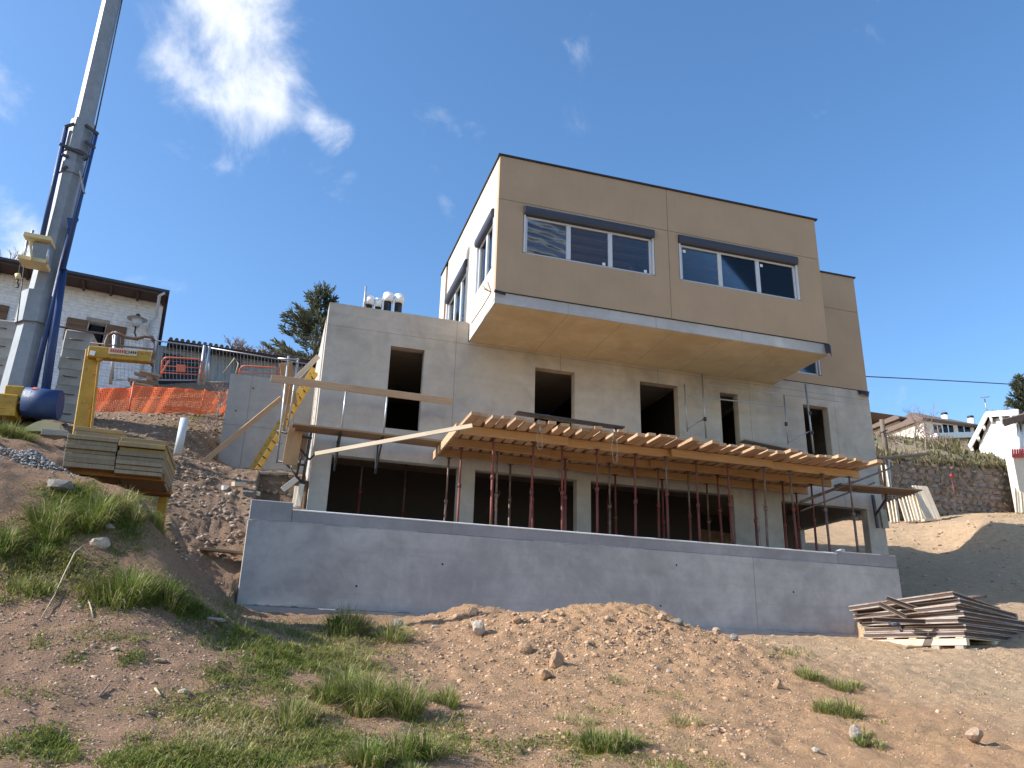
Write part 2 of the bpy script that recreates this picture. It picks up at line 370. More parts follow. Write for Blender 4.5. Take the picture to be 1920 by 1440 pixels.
def holedVF(x0, x1, z0, z1, t, holes, cut=()):
    """wall in the XZ plane from y=0 to y=t, with rectangular holes (x0,x1,z0,z1)"""
    hs = list(holes)+list(cut)
    xs = sorted({x0, x1, *[min(max(h[i], x0), x1) for h in hs for i in (0, 1)]}); zs = sorted({z0, z1, *[min(max(h[i], z0), z1) for h in hs for i in (2, 3)]})
    solid = lambda i, j: 0 <= i < len(xs)-1 and 0 <= j < len(zs)-1 and not any(h[0]-1e-6 <= xs[i] and xs[i+1] <= h[1]+1e-6 and h[2]-1e-6 <= zs[j] and zs[j+1] <= h[3]+1e-6 for h in hs)
    V = []; F = []; ix = {}
    def vi(*p):
        if p not in ix: ix[p] = len(V); V.append(p)
        return ix[p]
    for i in range(len(xs)-1):
        for j in range(len(zs)-1):
            if not solid(i, j): continue
            a, b, c, d = xs[i], xs[i+1], zs[j], zs[j+1]
            F.append((vi(a, 0, c), vi(b, 0, c), vi(b, 0, d), vi(a, 0, d))); F.append((vi(a, t, d), vi(b, t, d), vi(b, t, c), vi(a, t, c)))
            if not solid(i-1, j): F.append((vi(a, 0, c), vi(a, 0, d), vi(a, t, d), vi(a, t, c)))
            if not solid(i+1, j): F.append((vi(b, 0, c), vi(b, t, c), vi(b, t, d), vi(b, 0, d)))
            if not solid(i, j-1): F.append((vi(a, 0, c), vi(a, t, c), vi(b, t, c), vi(b, 0, c)))
            if not solid(i, j+1): F.append((vi(a, 0, d), vi(b, 0, d), vi(b, t, d), vi(a, t, d)))
    return V, F
def ORD(i): return ('first', 'second', 'third', 'fourth', 'fifth', 'sixth', 'seventh', 'eighth', 'ninth', 'tenth', 'eleventh', 'twelfth', 'thirteenth', 'fourteenth', 'fifteenth', 'sixteenth', 'seventeenth', 'eighteenth', 'nineteenth', 'twentieth')[i]
def vnoise(x, y, s):                    # smooth value noise, vectorised
    xi = np.floor(x).astype(np.int64); yi = np.floor(y).astype(np.int64); fx = x-xi; fy = y-yi
    fx = fx*fx*(3-2*fx); fy = fy*fy*(3-2*fy)
    def h(a, b):
        n = (a*374761393+b*668265263+s*1442695041) & 0x7fffffff; n = ((n ^ (n >> 13))*1274126177) & 0x7fffffff; n = n ^ (n >> 16)
        return (n & 0xffff)/65535.
    return (h(xi, yi)*(1-fx)+h(xi+1, yi)*fx)*(1-fy)+(h(xi, yi+1)*(1-fx)+h(xi+1, yi+1)*fx)*fy
def fbm(x, y, s, o=4, g=.5):
    t = 0; a = 1; n = 0
    for i in range(o): t = t+a*(vnoise(x*2**i, y*2**i, s+i)-.5); n += a; a *= g
    return t/n*2

# ------------------------------------------------------------------ terrain
def ctrl():
    P = []
    for X in (-14, -6, 0, 6, 12, 20): P += [(X, -8, -2.3), (X, -1, -1.7), (X, 3, -1.2 if X > -5 else -.9)]
    t = lambda *a: [tuple(at(*q)) for q in a]
    P += t((0, 1440, 6), (480, 1440, 6), (960, 1440, 6), (1440, 1440, 6), (1920, 1440, 6.1))
    P += t((0, 1310, 7), (240, 1310, 7.2), (0, 1200, 8), (200, 1190, 8.2), (0, 1085, 9), (180, 1080, 9.1), (0, 960, 9.8), (150, 962, 10.0), (0, 868, 10.9), (110, 890, 10.9),
           (260, 915, 10.7), (285, 965, 10.2), (312, 1030, 9.7), (340, 1100, 9.3), (395, 1145, 9.6), (450, 1172, 10.5))
    P += t((420, 1310, 7.5), (420, 1230, 8.8), (600, 1182, 11.6), (700, 1180, 12.5), (620, 1310, 7.8), (750, 1255, 9.4), (560, 1235, 9.2))
    P += t((745, 1180, 12.5), (800, 1158, 12.7), (880, 1128, 12.9), (985, 1156, 12.9), (1080, 1138, 12.8), (1200, 1138, 12.6), (1350, 1198, 12.3), (1450, 1222, 12.3), (1560, 1228, 12.6),
           (900, 1310, 8.5), (1100, 1255, 9.7), (1200, 1310, 8.5), (1300, 1255, 9.7), (1500, 1310, 8.5), (1480, 1250, 10.2))
    P += [(X, 15.2, .98) for X in (0.3, 3, 6, 9)]+[(12, 15.2, 1.0), (1.5, 14.2, .8), (4.5, 14.2, .82), (8, 14.2, .85)]
    P += t((1650, 1224, 13.0), (1800, 1222, 12.2), (1920, 1250, 11.2), (1700, 1310, 8.9), (1900, 1340, 8), (1690, 1120, 16.3), (1850, 1124, 16.3), (1920, 1116, 16.5), (1760, 1160, 14.8))
    P += [(14.3, 16.5, 1.95), (20, 16, 2.3), (26, 16, 2.8), (20.8, 23.3, 4.35), (22.2, 23.3, 4.42), (23.2, 23.3, 4.6), (24.8, 23.3, 5.9), (27, 23.3, 5.85), (31, 23.3, 6.1), (38, 22, 6.2), (17.2, 19, 2.8), (20, 19, 3.0), (24, 19, 3.4), (30, 18, 3.9), (17.6, 23.3, 4.2)]
    P += t((1660, 985, 26), (1700, 985, 27), (1780, 976, 27), (1900, 962, 27)) + [(36, 27.5, 7.6)]
    # left: cut beside the wall, rubble slope, upper site
    P += [(-1.0, 14.9, .95), (-.75, 15.35, 1.05), (-1.9, 14.2, 1.0), (-.6, 13, .8), (-1.2, 12, 1.05), (-.95, 15.95, 2.0), (-2.1, 15.8, 2.1), (-2.3, 13, 1.7), (-2.0, 11.8, 2.0), (-.95, 11.3, 1.0), (-.62, 10.5, .72), (-.4, 10.0, .55)]
    P += t((400, 1032, 16.2), (380, 960, 16.8), (450, 945, 17.2), (515, 928, 17.4), (555, 935, 16.9), (380, 885, 20), (470, 885, 20), (545, 892, 19.6), (405, 888, 22), (560, 890, 22))
    P += t((330, 905, 14.5), (330, 855, 18), (250, 800, 21), (400, 800, 22), (175, 776, 25), (425, 778, 25), (300, 776, 25), (60, 808, 19), (0, 806, 18), (60, 840, 14), (0, 840, 13), (150, 860, 13.5))
    P += t((200, 724, 30), (0, 742, 30), (400, 716, 28.5), (590, 720, 30), (-400, 760, 28))
    P += [(-15, 6, .9), (-15, 11, 2.6), (-15, 18, 5.2), (-7, 9, 1.9), (-7, 13, 3.4), (-5, 8.5, 1.2), (-4.3, 10.2, 2.85), (-5.2, 10.9, 3.2), (-40, 20, 7), (-40, 60, 18), (-15, 60, 16.5), (5, 60, 14), (5, 40, 11), (30, 60, 13), (60, 60, 13), (60, 30, 8), (40, 12, 3), (60, 0, -1), (-40, 0, -1.4)]  # includes an unseen crest at the left, added to shade the bank
    return np.array(P)
CP = ctrl()
def tps_fit(P, reg=.02):
    d = np.linalg.norm(P[:, None, :2]-P[None, :, :2], axis=2); K = d*1.0
    n = len(P); A = np.zeros((n+3, n+3)); A[:n, :n] = K+np.eye(n)*-reg; A[:n, n] = 1; A[:n, n+1:] = P[:, :2]; A[n, :n] = 1; A[n+1:, :n] = P[:, :2].T
    return np.linalg.solve(A, np.concatenate([P[:, 2], np.zeros(3)]))
CW = tps_fit(CP)
def tps(x, y):
    z = CW[-3]+CW[-2]*x+CW[-1]*y
    for (a, b, _), w in zip(CP, CW): z = z+w*np.sqrt((x-a)**2+(y-b)**2+.04)
    return z
def grade(a, b, s0, g):
    out = [a]; s = s0
    while abs(out[-1]-a) < abs(b-a): out.append(out[-1]+math.copysign(s, b-a)); s *= g
    return out
GX = np.array(grade(-7, -90, .1, 1.09)[::-1][:-1]+list(np.arange(-7, 15, .058))+list(np.arange(15, 32, .14))+grade(32, 120, .2, 1.1))
GY = np.array(grade(4, -14, .1, 1.12)[::-1][:-1]+list(np.arange(4, 16.4, .05))+list(np.arange(16.4, 30, .11))+grade(30, 160, .2, 1.1))
def build_ground():
    X, Y = np.meshgrid(GX, GY); Z = tps(X, Y)
    far = np.clip((Y-30)/30, 0, 1)
    Z = Z+fbm(X*.55, Y*.55, 3, 4)*.10+fbm(X*2.1, Y*2.1, 9, 4, .6)*.05
    cl = np.abs(fbm(X*3.3, Y*3.3, 21, 4, .6)); Z = Z+(.5-cl)*.045*np.clip((X+3)/4, .5, 1)
    # heaped earth: sharper clods along the spoil heap and rubble slope
    heap = np.exp(-((X-5.5)/4.2)**2-((Y-11.6)/2.0)**2)+np.exp(-((X+.9)/1.2)**2-((Y-17.5)/2.6)**2)
    Z = Z+heap*(np.abs(fbm(X*5, Y*5, 33, 3, .6))*.13-.02)+heap*(np.maximum(0, fbm(X*1.7, Y*1.7, 41, 3)-.1))*.12
    # lumpy tilth: crisp small clods, more of them on the heap
    r1 = 1-np.abs(fbm(X*6.5, Y*6.5, 61, 3, .65))*2; r2 = fbm(X*11, Y*11, 71, 3, .7)
    amt = np.where(Y < 17, .6+.9*np.clip(fbm(X*.7, Y*.7, 81, 3)+.2, 0, 1)+.8*heap, .8); Z = Z+amt*(.026*np.clip(r1, -1, 1)+.03*r2*np.clip((13-X)/4, .45, 1))
    strip = np.clip((Y-14.2)/.8, 0, 1)*(Y < 15.66)*(X > -.42)*(X < 12.6); Z = np.where(strip > 0, np.minimum(Z, 1.25-.5*strip+.05*r2), Z)
    inside = (X > .82) & (X < 16.6) & (Y > 15.7) & (Y < 30.5) & ~((X > 13.9) & (Y < 18.95))
    Z = np.where(inside & (Y < 24), np.minimum(Z, 2.2), Z)
    low = (X > -.3) & (X <= .82) & (Y > 15.7) & (Y < 19.2); Z = np.where(low, np.minimum(Z, 3.1), Z)
    return X, Y, Z
TX, TY, TZ = build_ground()
def gz(x, y):
    x = np.asarray(x, float); y = np.asarray(y, float)
    i = np.clip(np.searchsorted(GX, x)-1, 0, len(GX)-2); j = np.clip(np.searchsorted(GY, y)-1, 0, len(GY)-2)
    u = np.clip((x-GX[i])/(GX[i+1]-GX[i]), 0, 1); v = np.clip((y-GY[j])/(GY[j+1]-GY[j]), 0, 1)
    return (TZ[j, i]*(1-u)+TZ[j, i+1]*u)*(1-v)+(TZ[j+1, i]*(1-u)+TZ[j+1, i+1]*u)*v
def gpx(px, py, y0=4.5, y1=60):          # the spot of ground seen at photo position px, py
    d = ray(px, py); ys = np.arange(y0, y1, .03); P = d[None, :]*(ys/d[1])[:, None]
    hit = np.nonzero(P[:, 2] <= gz(P[:, 0], P[:, 1]))[0]
    i = hit[0] if len(hit) else len(ys)-1
    return Vector((P[i, 0], P[i, 1], float(gz(P[i, 0], P[i, 1]))))
def grid_mesh(name, X, Y, Z):
    ny, nx = X.shape; me = bpy.data.meshes.new(name); nv = nx*ny; me.vertices.add(nv)
    me.vertices.foreach_set('co', np.stack([X, Y, Z], -1).astype(np.float32).ravel())
    j, i = np.mgrid[0:ny-1, 0:nx-1]; a = (j*nx+i).ravel(); q = np.stack([a, a+1, a+nx+1, a+nx], 1).astype(np.int32); nf = len(q)
    me.loops.add(nf*4); me.loops.foreach_set('vertex_index', q.ravel()); me.polygons.add(nf)
    me.polygons.foreach_set('loop_start', np.arange(0, nf*4, 4, dtype=np.int32)); me.polygons.foreach_set('use_smooth', np.ones(nf, bool)); me.update(); return me
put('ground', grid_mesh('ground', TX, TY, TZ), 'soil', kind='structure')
# the hill above the old stone wall at the right
def hill_z(X, Y):
    return 9.25+(X-22)*.04+np.clip(Y-28.4, 0, 12)*.42+np.clip(Y-40.4, 0, 60)*.20+fbm(X*.35, Y*.35, 77, 4)*.5*np.clip((Y-28.4)/3, .1, 1)
hx = np.arange(16.75, 95, .45); hy = np.concatenate([np.arange(28.45, 45, .3), np.arange(45, 130, 1.2)]); HX, HY = np.meshgrid(hx, hy)
put('hillside', grid_mesh('hillside', HX, HY, hill_z(HX, HY)), 'hill', kind='structure')

# ------------------------------------------------------------------ the house under construction
XC0, XC1, YC = .787, 16.7, 18.96
XT0, XT1, YT, YB = 4.38, 13.46, 16.5, 23.34
ZR, ZTB, ZSB, ZCT, ZF1, ZG, ZL = 12.16, 8.44, 8.13, 8.66, 5.58, 2.65, 4.76
H = thing('house', 'unfinished house of bare concrete with a tan clad box cantilevered out on top', 'house', (8, YC, ZG))
def hp(name, VF, mat, Mw=None, par=None, smooth=False): return put(name, mesh(name, *VF, smooth), mat, Mw, par or H)
OPEN = [(2.39, 3.25, ZF1, 7.72), (6.2, 7.31, ZF1, 7.67), (9.2, 10.35, ZF1, 7.68), (11.66, 12.22, ZF1, 7.67), (14.36, 15.2, ZF1, 7.65)]
GAPS = [(1.23, 4.28, 2, ZL+.03), (4.70, 7.37, 2, ZL), (7.75, 11.87, 2, ZL), (13.35, 16.14, 2, ZL-.02)]
hp('front_wall', holedVF(XC0, XC1, 2.2, ZCT, .25, OPEN+GAPS, cut=[(XT0-.02, XT1, ZSB, ZCT), (XT1, XC1, 8.33, ZCT)]), 'conc', T(0, YC, 0))
hp('left_wall', bxVF((XC0, YC+.25, 2.2), (XC0+.25, 24.4, ZCT)), 'conc')
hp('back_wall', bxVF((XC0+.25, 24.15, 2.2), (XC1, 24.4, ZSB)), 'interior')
hp('roof_parapet', bxVF((XC0+.25, 24.15, ZSB), (XT0-.02, 24.4, ZCT)), 'conc')
hp('right_wall', holedVF(YC+.25, 24.15, 2.2, 8.33, .25, [(YC+.25, 22.6, 2.2, ZL-.02)]), 'conc', Matrix(((0, -1, 0, XC1), (1, 0, 0, 0), (0, 0, 1, 0), (0, 0, 0, 1))))
hp('floor_slab', bxVF((XC0+.25, YC+.25, 5.3), (XC1-.25, 24.15, ZF1-.01)), 'brown_wood')
hp('ground_slab', bxVF((XC0+.25, YC+.02, 2.3), (XC1-.05, 24.15, ZG)), 'conc_dark')
hp('roof_slab', bxVF((XC0+.25, YC+.25, 7.95), (XT0, 24.15, 8.25)), 'conc')
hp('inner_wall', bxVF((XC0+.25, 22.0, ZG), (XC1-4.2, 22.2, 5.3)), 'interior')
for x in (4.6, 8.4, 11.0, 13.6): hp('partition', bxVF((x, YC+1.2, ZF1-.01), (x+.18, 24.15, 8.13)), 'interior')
hp('cantilever_slab', bxVF((XT0, YT+.02, ZSB+.012), (XT1, 24.15, ZTB-.012)), 'slab')
hp('slab_soffit', bxVF((XT0+.03, YT+.05, ZSB), (XT1-.03, YC-.002, ZSB+.01)), 'soffit')
hp('slab_lip', bxVF((XT1, YC+.05, 8.05), (XC1-.25, 24.15, 8.32)), 'slab')
# upper box
JX, JZ = 8.92, 10.93
W1, W2 = (5.02, 8.52, 9.56, 10.86), (9.2, 12.76, 9.57, 10.87)
PT = .16
g = .006
hp('cladding_panel', holedVF(XT0, JX-g, JZ+g, ZR, PT, []), 'clad', T(0, YT, 0)); hp('cladding_panel', holedVF(JX+g, XT1, JZ+g, ZR, PT, []), 'clad', T(0, YT, 0))
hp('cladding_panel', holedVF(XT0, JX-g, ZTB, JZ-g, PT, [W1]), 'clad', T(0, YT, 0)); hp('cladding_panel', holedVF(JX+g, XT1, ZTB, JZ-g, PT, [W2]), 'clad', T(0, YT, 0))
MXL = Matrix(((0, 1, 0, XT0), (1, 0, 0, 0), (0, 0, 1, 0), (0, 0, 0, 1)))    # wall along +Y, thickness +X
WA, WB = (16.86, 18.55, 9.25, 10.88), (19.6, 22.2, ZTB+.02, 10.88)
y0 = YT+PT+.004
hp('cladding_panel', holedVF(y0, 19.2-g, JZ+g, ZR, PT, []), 'clad_sunlit', MXL); hp('cladding_panel', holedVF(19.2+g, 22.3, JZ+g, ZR, PT, []), 'clad_sunlit', MXL)
hp('cladding_panel', holedVF(y0, 19.2-g, ZTB, JZ-g, PT, [WA]), 'clad_sunlit', MXL); hp('cladding_panel', holedVF(19.2+g, 22.3, ZTB, JZ-g, PT, [WB]), 'clad_sunlit', MXL)
hp('corner_panel', bxVF((XT0+.12, 22.32, ZTB), (XT0+.3, 22.6, ZR-.02)), 'brown_wood'); hp('cladding_panel', bxVF((XT0, 22.62, ZTB), (XT0+PT, YB, ZR)), 'clad_sunlit')
hp('side_wall', bxVF((XT1-PT, y0, ZTB), (XT1, YC-.004, ZR)), 'clad')
hp('rear_wall', bxVF((XT0+PT+.01, YB-.2, ZTB), (XC1, YB, ZR-.01)), 'clad')
hp('box_roof', bxVF((XT0+PT+.01, y0, ZR-.35), (XT1-PT-.01, YB-.21, ZR-.08)), 'dark'); hp('box_ceiling', bxVF((XT0+PT+.01, y0, 10.95), (XT1-PT-.01, YB-.21, 10.99)), 'brown_wood')
for i in range(14): plank('ceiling_joist', (XT0+.2, 17.0+i*.45, 10.90), (XT1-.2, 17.0+i*.45, 10.90), .07, .09, 'beam', H)
for x in (8.8,): hp('partition', bxVF((x, YT+1.9, ZTB), (x+.12, YB-.3, 10.9)), 'ply')
# rear right tan volume
RW = (13.3, 15.12, 8.62, 9.75)
hp('cladding_panel', holedVF(XT1+.004, XC1, 8.33, JZ-g, PT, [(XT1+.004, 15.12, 8.62, 9.75)]), 'clad', T(0, YC, 0)); hp('cladding_panel', holedVF(XT1+.004, XC1, JZ+g, 12.12, PT, []), 'clad', T(0, YC, 0))
hp('cladding_panel', bxVF((XC1-PT, YC+PT+.004, 8.33), (XC1, YB-.01, 12.12)), 'clad'); hp('rear_roof', bxVF((XT1+.01, YC+PT+.01, 11.7), (XC1-PT-.01, YB-.21, 12.0)), 'dark')
# membrane edges along the roof
def edge(p, q, w=.10, t=.045): return plank('roof_edge_trim', p, q, w, t, 'dark', H)
edge((XT0-.05, YT+.01, ZR+.025), (XT1+.09, YT+.01, ZR+.025)); edge((XT0+.01, YT+.07, ZR+.024), (XT0+.01, YB, ZR+.024)); edge((XT1+.03, YC+.01, 12.14), (XC1+.06, YC+.01, 12.14))
edge((XC1, YC+.07, 12.139), (XC1, YB, 12.139)); edge((XT1, YT+.07, ZR+.023), (XT1, YB, ZR+.023))
plank('membrane_strip', (XT0+.02, YT+.03, ZTB-.004), (XT1+.02, YT+.03, ZTB-.004), .09, .016, 'dark', H)
plank('membrane_strip', (XT1+.1, YC+.02, 8.325), (XC1+.05, YC+.02, 8.325), .08, .016, 'dark', H)
def flap(px, py, Y, w, h):
    p = at(px, py, Y); V = []; n = 5
    for i in range(n):
        for j in range(n):
            u, v = i/(n-1), j/(n-1); V.append((p.x+w*u*(1-.25*v), p.y-.06*math.sin(u*3)-.05*v, p.z-h*v-.03*u+.03*math.sin(5*u*v)))
    F = [(i*n+j, i*n+j+1, (i+1)*n+j+1, (i+1)*n+j) for i in range(n-1) for j in range(n-1)]
    o = put('membrane_flap', mesh('flap', V, F, True), 'dark', None, H); s = o.modifiers.new('t', 'SOLIDIFY'); s.thickness = .008; return o
flap(1545, 645, YT-.03, .2, .3); flap(1608, 732, YC-.03, .42, .14)
# strap and offcuts at the left corner of the slab
cpx = at(921, 548, 16.4)
for a, b, c in ((-.22, .16, .05), (-.12, .2, -.1), (-.18, .06, .0)): plank('strap_end', cpx, cpx+Vector((a, c, b)), .035, .012, 'pale', H, .002)
wire('strap', [cpx+Vector((0, .03, 0)), at(905, 575, 17.1), at(884, 606, 18.0)], .012, 'dsteel', H)
plank('dark_offcut', at(927, 545, 16.42), at(948, 551, 16.42), .05, .06, 'dark', H)
# windows
def window(x0, x1, z0, z1, Y, Mw, splits, box_h=.24, film=None, reveal=.1):
    """local frame: x along the wall, y into the wall; Mw maps to world"""
    w = put('window', None, None, Mw, H)
    def part(name, lo, hi, mat, c=.004):
        lo, hi = Vector(lo), Vector(hi); s = hi-lo; return put(name, cbox_mesh(s.x, s.y, s.z, c, mat), mat, Mw @ T((lo+hi)/2), w)
    n = 14; V = []; F = []                       # rounded shutter box
    prof = [(reveal, z1-.004), (-.035, z1-.004), (-.075, z1-.03), (-.085, z1-.09), (-.08, z1-box_h+.05), (-.05, z1-box_h), (reveal, z1-box_h)]
    for x in (x0+.01, x1-.01): V += [(x, a, b) for a, b in prof]
    m = len(prof); F = [(i, i+1, m+i+1, m+i) for i in range(m-1)]+[tuple(range(m))[::-1], tuple(range(m, 2*m))]
    put('shutter_box', mesh('shutter_box', V, F), 'shutter', Mw, w)
    for x in (x0+.012, x1-.057): part('guide_rail', (x, -.012, z0+.01), (x+.045, .05, z1-box_h-.002), 'frame')
    zt = z1-box_h-.003; a, b = x0+.06, x1-.06
    part('frame_rail', (a, .055, z0+.004), (b, .115, z0+.055), 'frame'); part('frame_rail', (a, .055, zt-.05), (b, .115, zt), 'frame')
    xs = [a]+[a+(b-a)*s for s in splits]+[b]
    for i, x in enumerate(xs):
        hw = .055 if 0 < i < len(xs)-1 else .03
        xx = min(max(x, a+.03), b-.03); part('frame_stile', (xx-hw, .048, z0+.056), (xx+hw, .118, zt-.051), 'frame')
    for i in range(len(xs)-1):
        p = part('pane', (xs[i]+.03, .08, z0+.05), (xs[i+1]-.03, .086, zt-.05), 'glass', .0005)
    return w, xs, zt
for (wx0, wx1, wz0, wz1) in (W1, W2):
    w, xs, zt = window(wx0+.005, wx1-.005, wz0+.005, wz1-.005, YT, T(0, YT, 0), (.335, .665))
    Mw = T(0, YT, 0)
    for i in range(3):
        zz = wz0+.12 if wx0 < 9 else zt-.16; xx = xs[i+1]-.17 if wx0 < 9 else xs[i]+.14
        if (wx0 < 9 and i == 0) or (wx0 > 9 and i == 1): continue
        put('pane_sticker', cbox_mesh(.08, .004, .08, .001, 'white'), 'white', Mw @ T(xx, .076, zz), w)
    if wx0 < 9:
        x, y = np.meshgrid(np.linspace(xs[0]+.05, xs[1]-.06, 40), np.linspace(wz0+.07, zt-.06, 36))
        yy = .062+.016*np.sin(9*y*2.4+5*x+3*fbm(x*2, y*2, 5))+.012*fbm(x*3, y*7, 8)
        put('plastic_film', grid_mesh('film', x, yy, y), 'film', Mw, w)
ML = Matrix(((0, 1, 0, XT0), (-1, 0, 0, 0), (0, 0, 1, 0), (0, 0, 0, 1)))   # x local = -Y, y local = +X
window(-WA[1]+.005, -WA[0]-.005, WA[2], WA[3]-.005, 0, ML, (.5,)); window(-WB[1]+.005, -WB[0]-.005, WB[2], WB[3]-.005, 0, ML, (.34, .67))
window(XT1+.01, 15.11, 8.63, 9.745, YC, T(0, YC, 0), (.55,))
for a, b in ((W1, 0), (W2, 0)): hp('reveal_board', bxVF((a[1]-.004, YT+.004, a[2]), (a[1]+.002, YT+PT-.01, a[3])), 'ply')
hp('reveal_board', bxVF((XT0+.004, WA[1]-.004, WA[2]), (XT0+PT-.01, WA[1]+.002, WA[3])), 'ply')

# ------------------------------------------------------------------ terrace retaining wall
XR0, XR1, YR = -.37, 13.97, 15.6
RWt = thing('retaining_wall', 'long low grey concrete retaining wall of the terrace in front of the house', 'wall', (6.8, YR, 1))
ZS = 2.58                                     # top of the first pour
def rw(name, lo, hi, mat, c=.02): return box(name, lo, hi, mat, RWt, c)
rw('lower_pour', (XR0, YR, .55), (XR1, YR+.27, ZS), 'conc_low', .014)
rw('upper_pour', (XR0+.01, YR+.014, ZS+.001), (.40, YR+.26, 2.955), 'conc_dark', .015)
rw('upper_pour', (.402, YR+.014, ZS+.001), (12.35, YR+.26, 2.80), 'conc_dark', .01); rw('edge_strip', (.404, YR+.004, 2.801), (12.349, YR+.2, 2.832), 'white', .014)
rw('upper_pour', (12.352, YR+.014, ZS+.001), (XR1-.01, YR+.26, 2.875), 'conc_dark', .02)
V, F = bxVF((12.3, YR+.03, 2.80), (12.58, YR+.24, 2.9)); V[4] = (12.5, YR+.03, 2.93); V[7] = (12.5, YR+.24, 2.93); V[5] = (12.58, YR+.03, 2.93); V[6] = (12.58, YR+.24, 2.93)
put('mortar_lump', mesh('mortar_lump', V, F), 'slab', None, RWt)
rw('footing', (XR0-.1, YR-.09, .4), (XR1-.35, YR+.4, 1.065), 'conc_dark', .02)
rw('return_wall', (XR1-.25, YR+.272, .55), (XR1-.004, 18.9, 2.7), 'conc_low'); rw('return_wall', (XR0+.004, YR+.272, .55), (XR0+.25, 18.9, 2.7), 'conc_low')
rw('terrace_floor', (.3, YR+.27, 2.3), (XR1-.26, YC+.018, ZG-.02), 'conc_dark')
rng2 = np.random.default_rng(5)
V, F = [], []
for x in np.arange(XR0+.1, XR1-.3, .035):     # crumbs of dried grout along the pour line
    if vnoise(np.array([x*.9]), np.array([3.]), 4)[0] > .52: continue
    s = rng2.uniform(.006, .014); v, f = bxVF((x-s*2, YR-.003, ZS-s), (x+s*2, YR+.012, ZS+s*.6)); o = len(V); V += v; F += [tuple(i+o for i in q) for q in f]
    s = rng2.uniform(.008, .02); v, f = bxVF((x-s*1.6, YR-.088, 1.064), (x+s*1.6, YR-.03, 1.064+s)); o = len(V); V += v; F += [tuple(i+o for i in q) for q in f]
for x, zz in ((1.7, 1.5), (3.3, 2.0), (7.9, 1.45), (8.3, 2.3), (11.1, 1.9)):
    tube('tie_hole', (x, YR-.001, zz), (x, YR+.02, zz), .022, 'dark', RWt, n=8)
g_ = put('grout_crumbs', mesh('grout', V, F), 'slab', None, RWt, 'stuff')
WWt = thing('wing_wall', 'grey concrete wing wall left of the house, behind the ladder', 'wall', (-.5, 22, 4.2))
p = at(433, 700, 22); hp('wall_panel', bxVF((p.x, 22, 3.6), (XC0-.02, 22.25, p.z)), 'conc_wing', None, WWt)
for q in ((475, 728), (442, 770), (466, 790), (440, 880)): 
    c = at(q[0], q[1], 21.99); tube('tie_hole', c, c+Vector((0, .012, 0)), .022, 'dark', WWt, n=8)

# ------------------------------------------------------------------ slab formwork: deck of boards on beams, steel props
DK = thing('formwork_deck', 'sloping-looking deck of raw wooden boards on timber beams along the house front', 'formwork', (8.8, 17, 5))
DZ = 5.10                                      # underside of the boards
ZB0 = 4.90
bx_ = 3.72; i = 0
while bx_ < 14.05:
    w = random.uniform(.17, .215); t = random.choice((.06, .07, .08)); f = 15.78+random.uniform(-.1, .16); b = random.uniform(18.75, 18.93)
    if i < 3: f = 15.70+.03*i; t = .08
    sk = random.uniform(-.05, .05); dz = random.uniform(0, .012)
    plank('board', (bx_+w/2+sk, f, DZ+t/2+dz), (bx_+w/2, b, DZ+t/2+dz), w, t, 'plank', DK, roll=random.uniform(-.03, .03))
    bx_ += w+random.uniform(.05, .085); i += 1
for Y in (16.55, 17.62, 18.62):
    cuts = [3.68, 6.3+random.uniform(-.2, .2), 9.0, 11.6+random.uniform(-.2, .2), 14.0]
    for a, b in zip(cuts[:-1], cuts[1:]): plank('beam', (a-.25 if a > 4 else a, Y+random.uniform(-.02, .02)+(.045 if cuts.index(a) % 2 else -.045), ZB0+.1), (b+.0, Y+(.045 if cuts.index(a) % 2 else -.045), ZB0+.1), .08, .196, 'beam', DK, .01)
plank('edge_plank', at(966, 774, 15.86), at(1168, 803, 15.86), .22, .035, 'dsteel', DK); plank('edge_plank', at(1390, 826, 18.1), at(1500, 849, 18.1), .3, .04, 'grey_wood', DK)
plank('edge_plank', (11.2, 17.9, 5.19), (14.0, 17.9, 5.19), .3, .04, 'grey_wood', DK)
for i_ in range(4): x_ = 3.85+i_*2.52; box('plywood_sheet', (x_, 16.35+.04*(i_ % 2), DZ+.092), (x_+2.5, 18.9, DZ+.11), 'ply', DK, .003)
plank('end_plank', (3.62, 16.4, 5.0), (3.62, 18.8, 4.96), .05, .2, 'plank', DK)
def prop(name, label, X, Y, z0, z1, group, lean=(0, 0), mat='prop'):
    t = thing(name, label, 'prop', (X, Y, z0), group); b = Vector((X, Y, z0)); q = Vector((X+lean[0], Y+lean[1], z1)); d = (q-b); L = d.length; d.normalize(); s = random.uniform(.5, .62)
    box('base_plate', b+Vector((-.06, -.06, 0)), b+Vector((.06, .06, .008)), mat, t, .002)
    tube('outer_tube', b+d*.008, b+d*(L*s), .03, mat, t, n=10); tube('inner_tube', b+d*(L*s), q-d*.008, .0235, random.choice((mat, 'prop_old')), t, n=10)
    tube('collar', b+d*(L*s-.05), b+d*(L*s+.045), .042, mat, t, n=12)
    a = random.uniform(0, 6.28); e = Vector((math.cos(a), math.sin(a), 0))
    c0 = b+d*(L*s+.06); ring = [c0+e*(.045+.035*math.cos(u))+Vector((0, 0, .05*math.sin(u))) for u in np.linspace(0, 6.28, 9)]
    wire('pin_handle', ring, .006, mat, t, 5); box('head_plate', q+Vector((-.06, -.06, -.008)), q+Vector((.06, .06, 0)), mat, t, .002)
rows = [(16.55, (4.48, 5.33, 6.12, 6.91, 7.85, 8.61, 9.45, 10.3, 11.15, 12.0, 12.9, 13.7), 'front row under the deck edge'), (17.62, (4.03, 4.93, 5.77, 6.6, 7.7, 8.9, 9.77, 10.63, 11.6, 12.43, 13.31), 'middle row under the deck'), (18.62, (3.95, 5.5, 6.9, 8.3, 9.6, 10.9, 12.3, 13.6), 'rear row beside the house wall')]
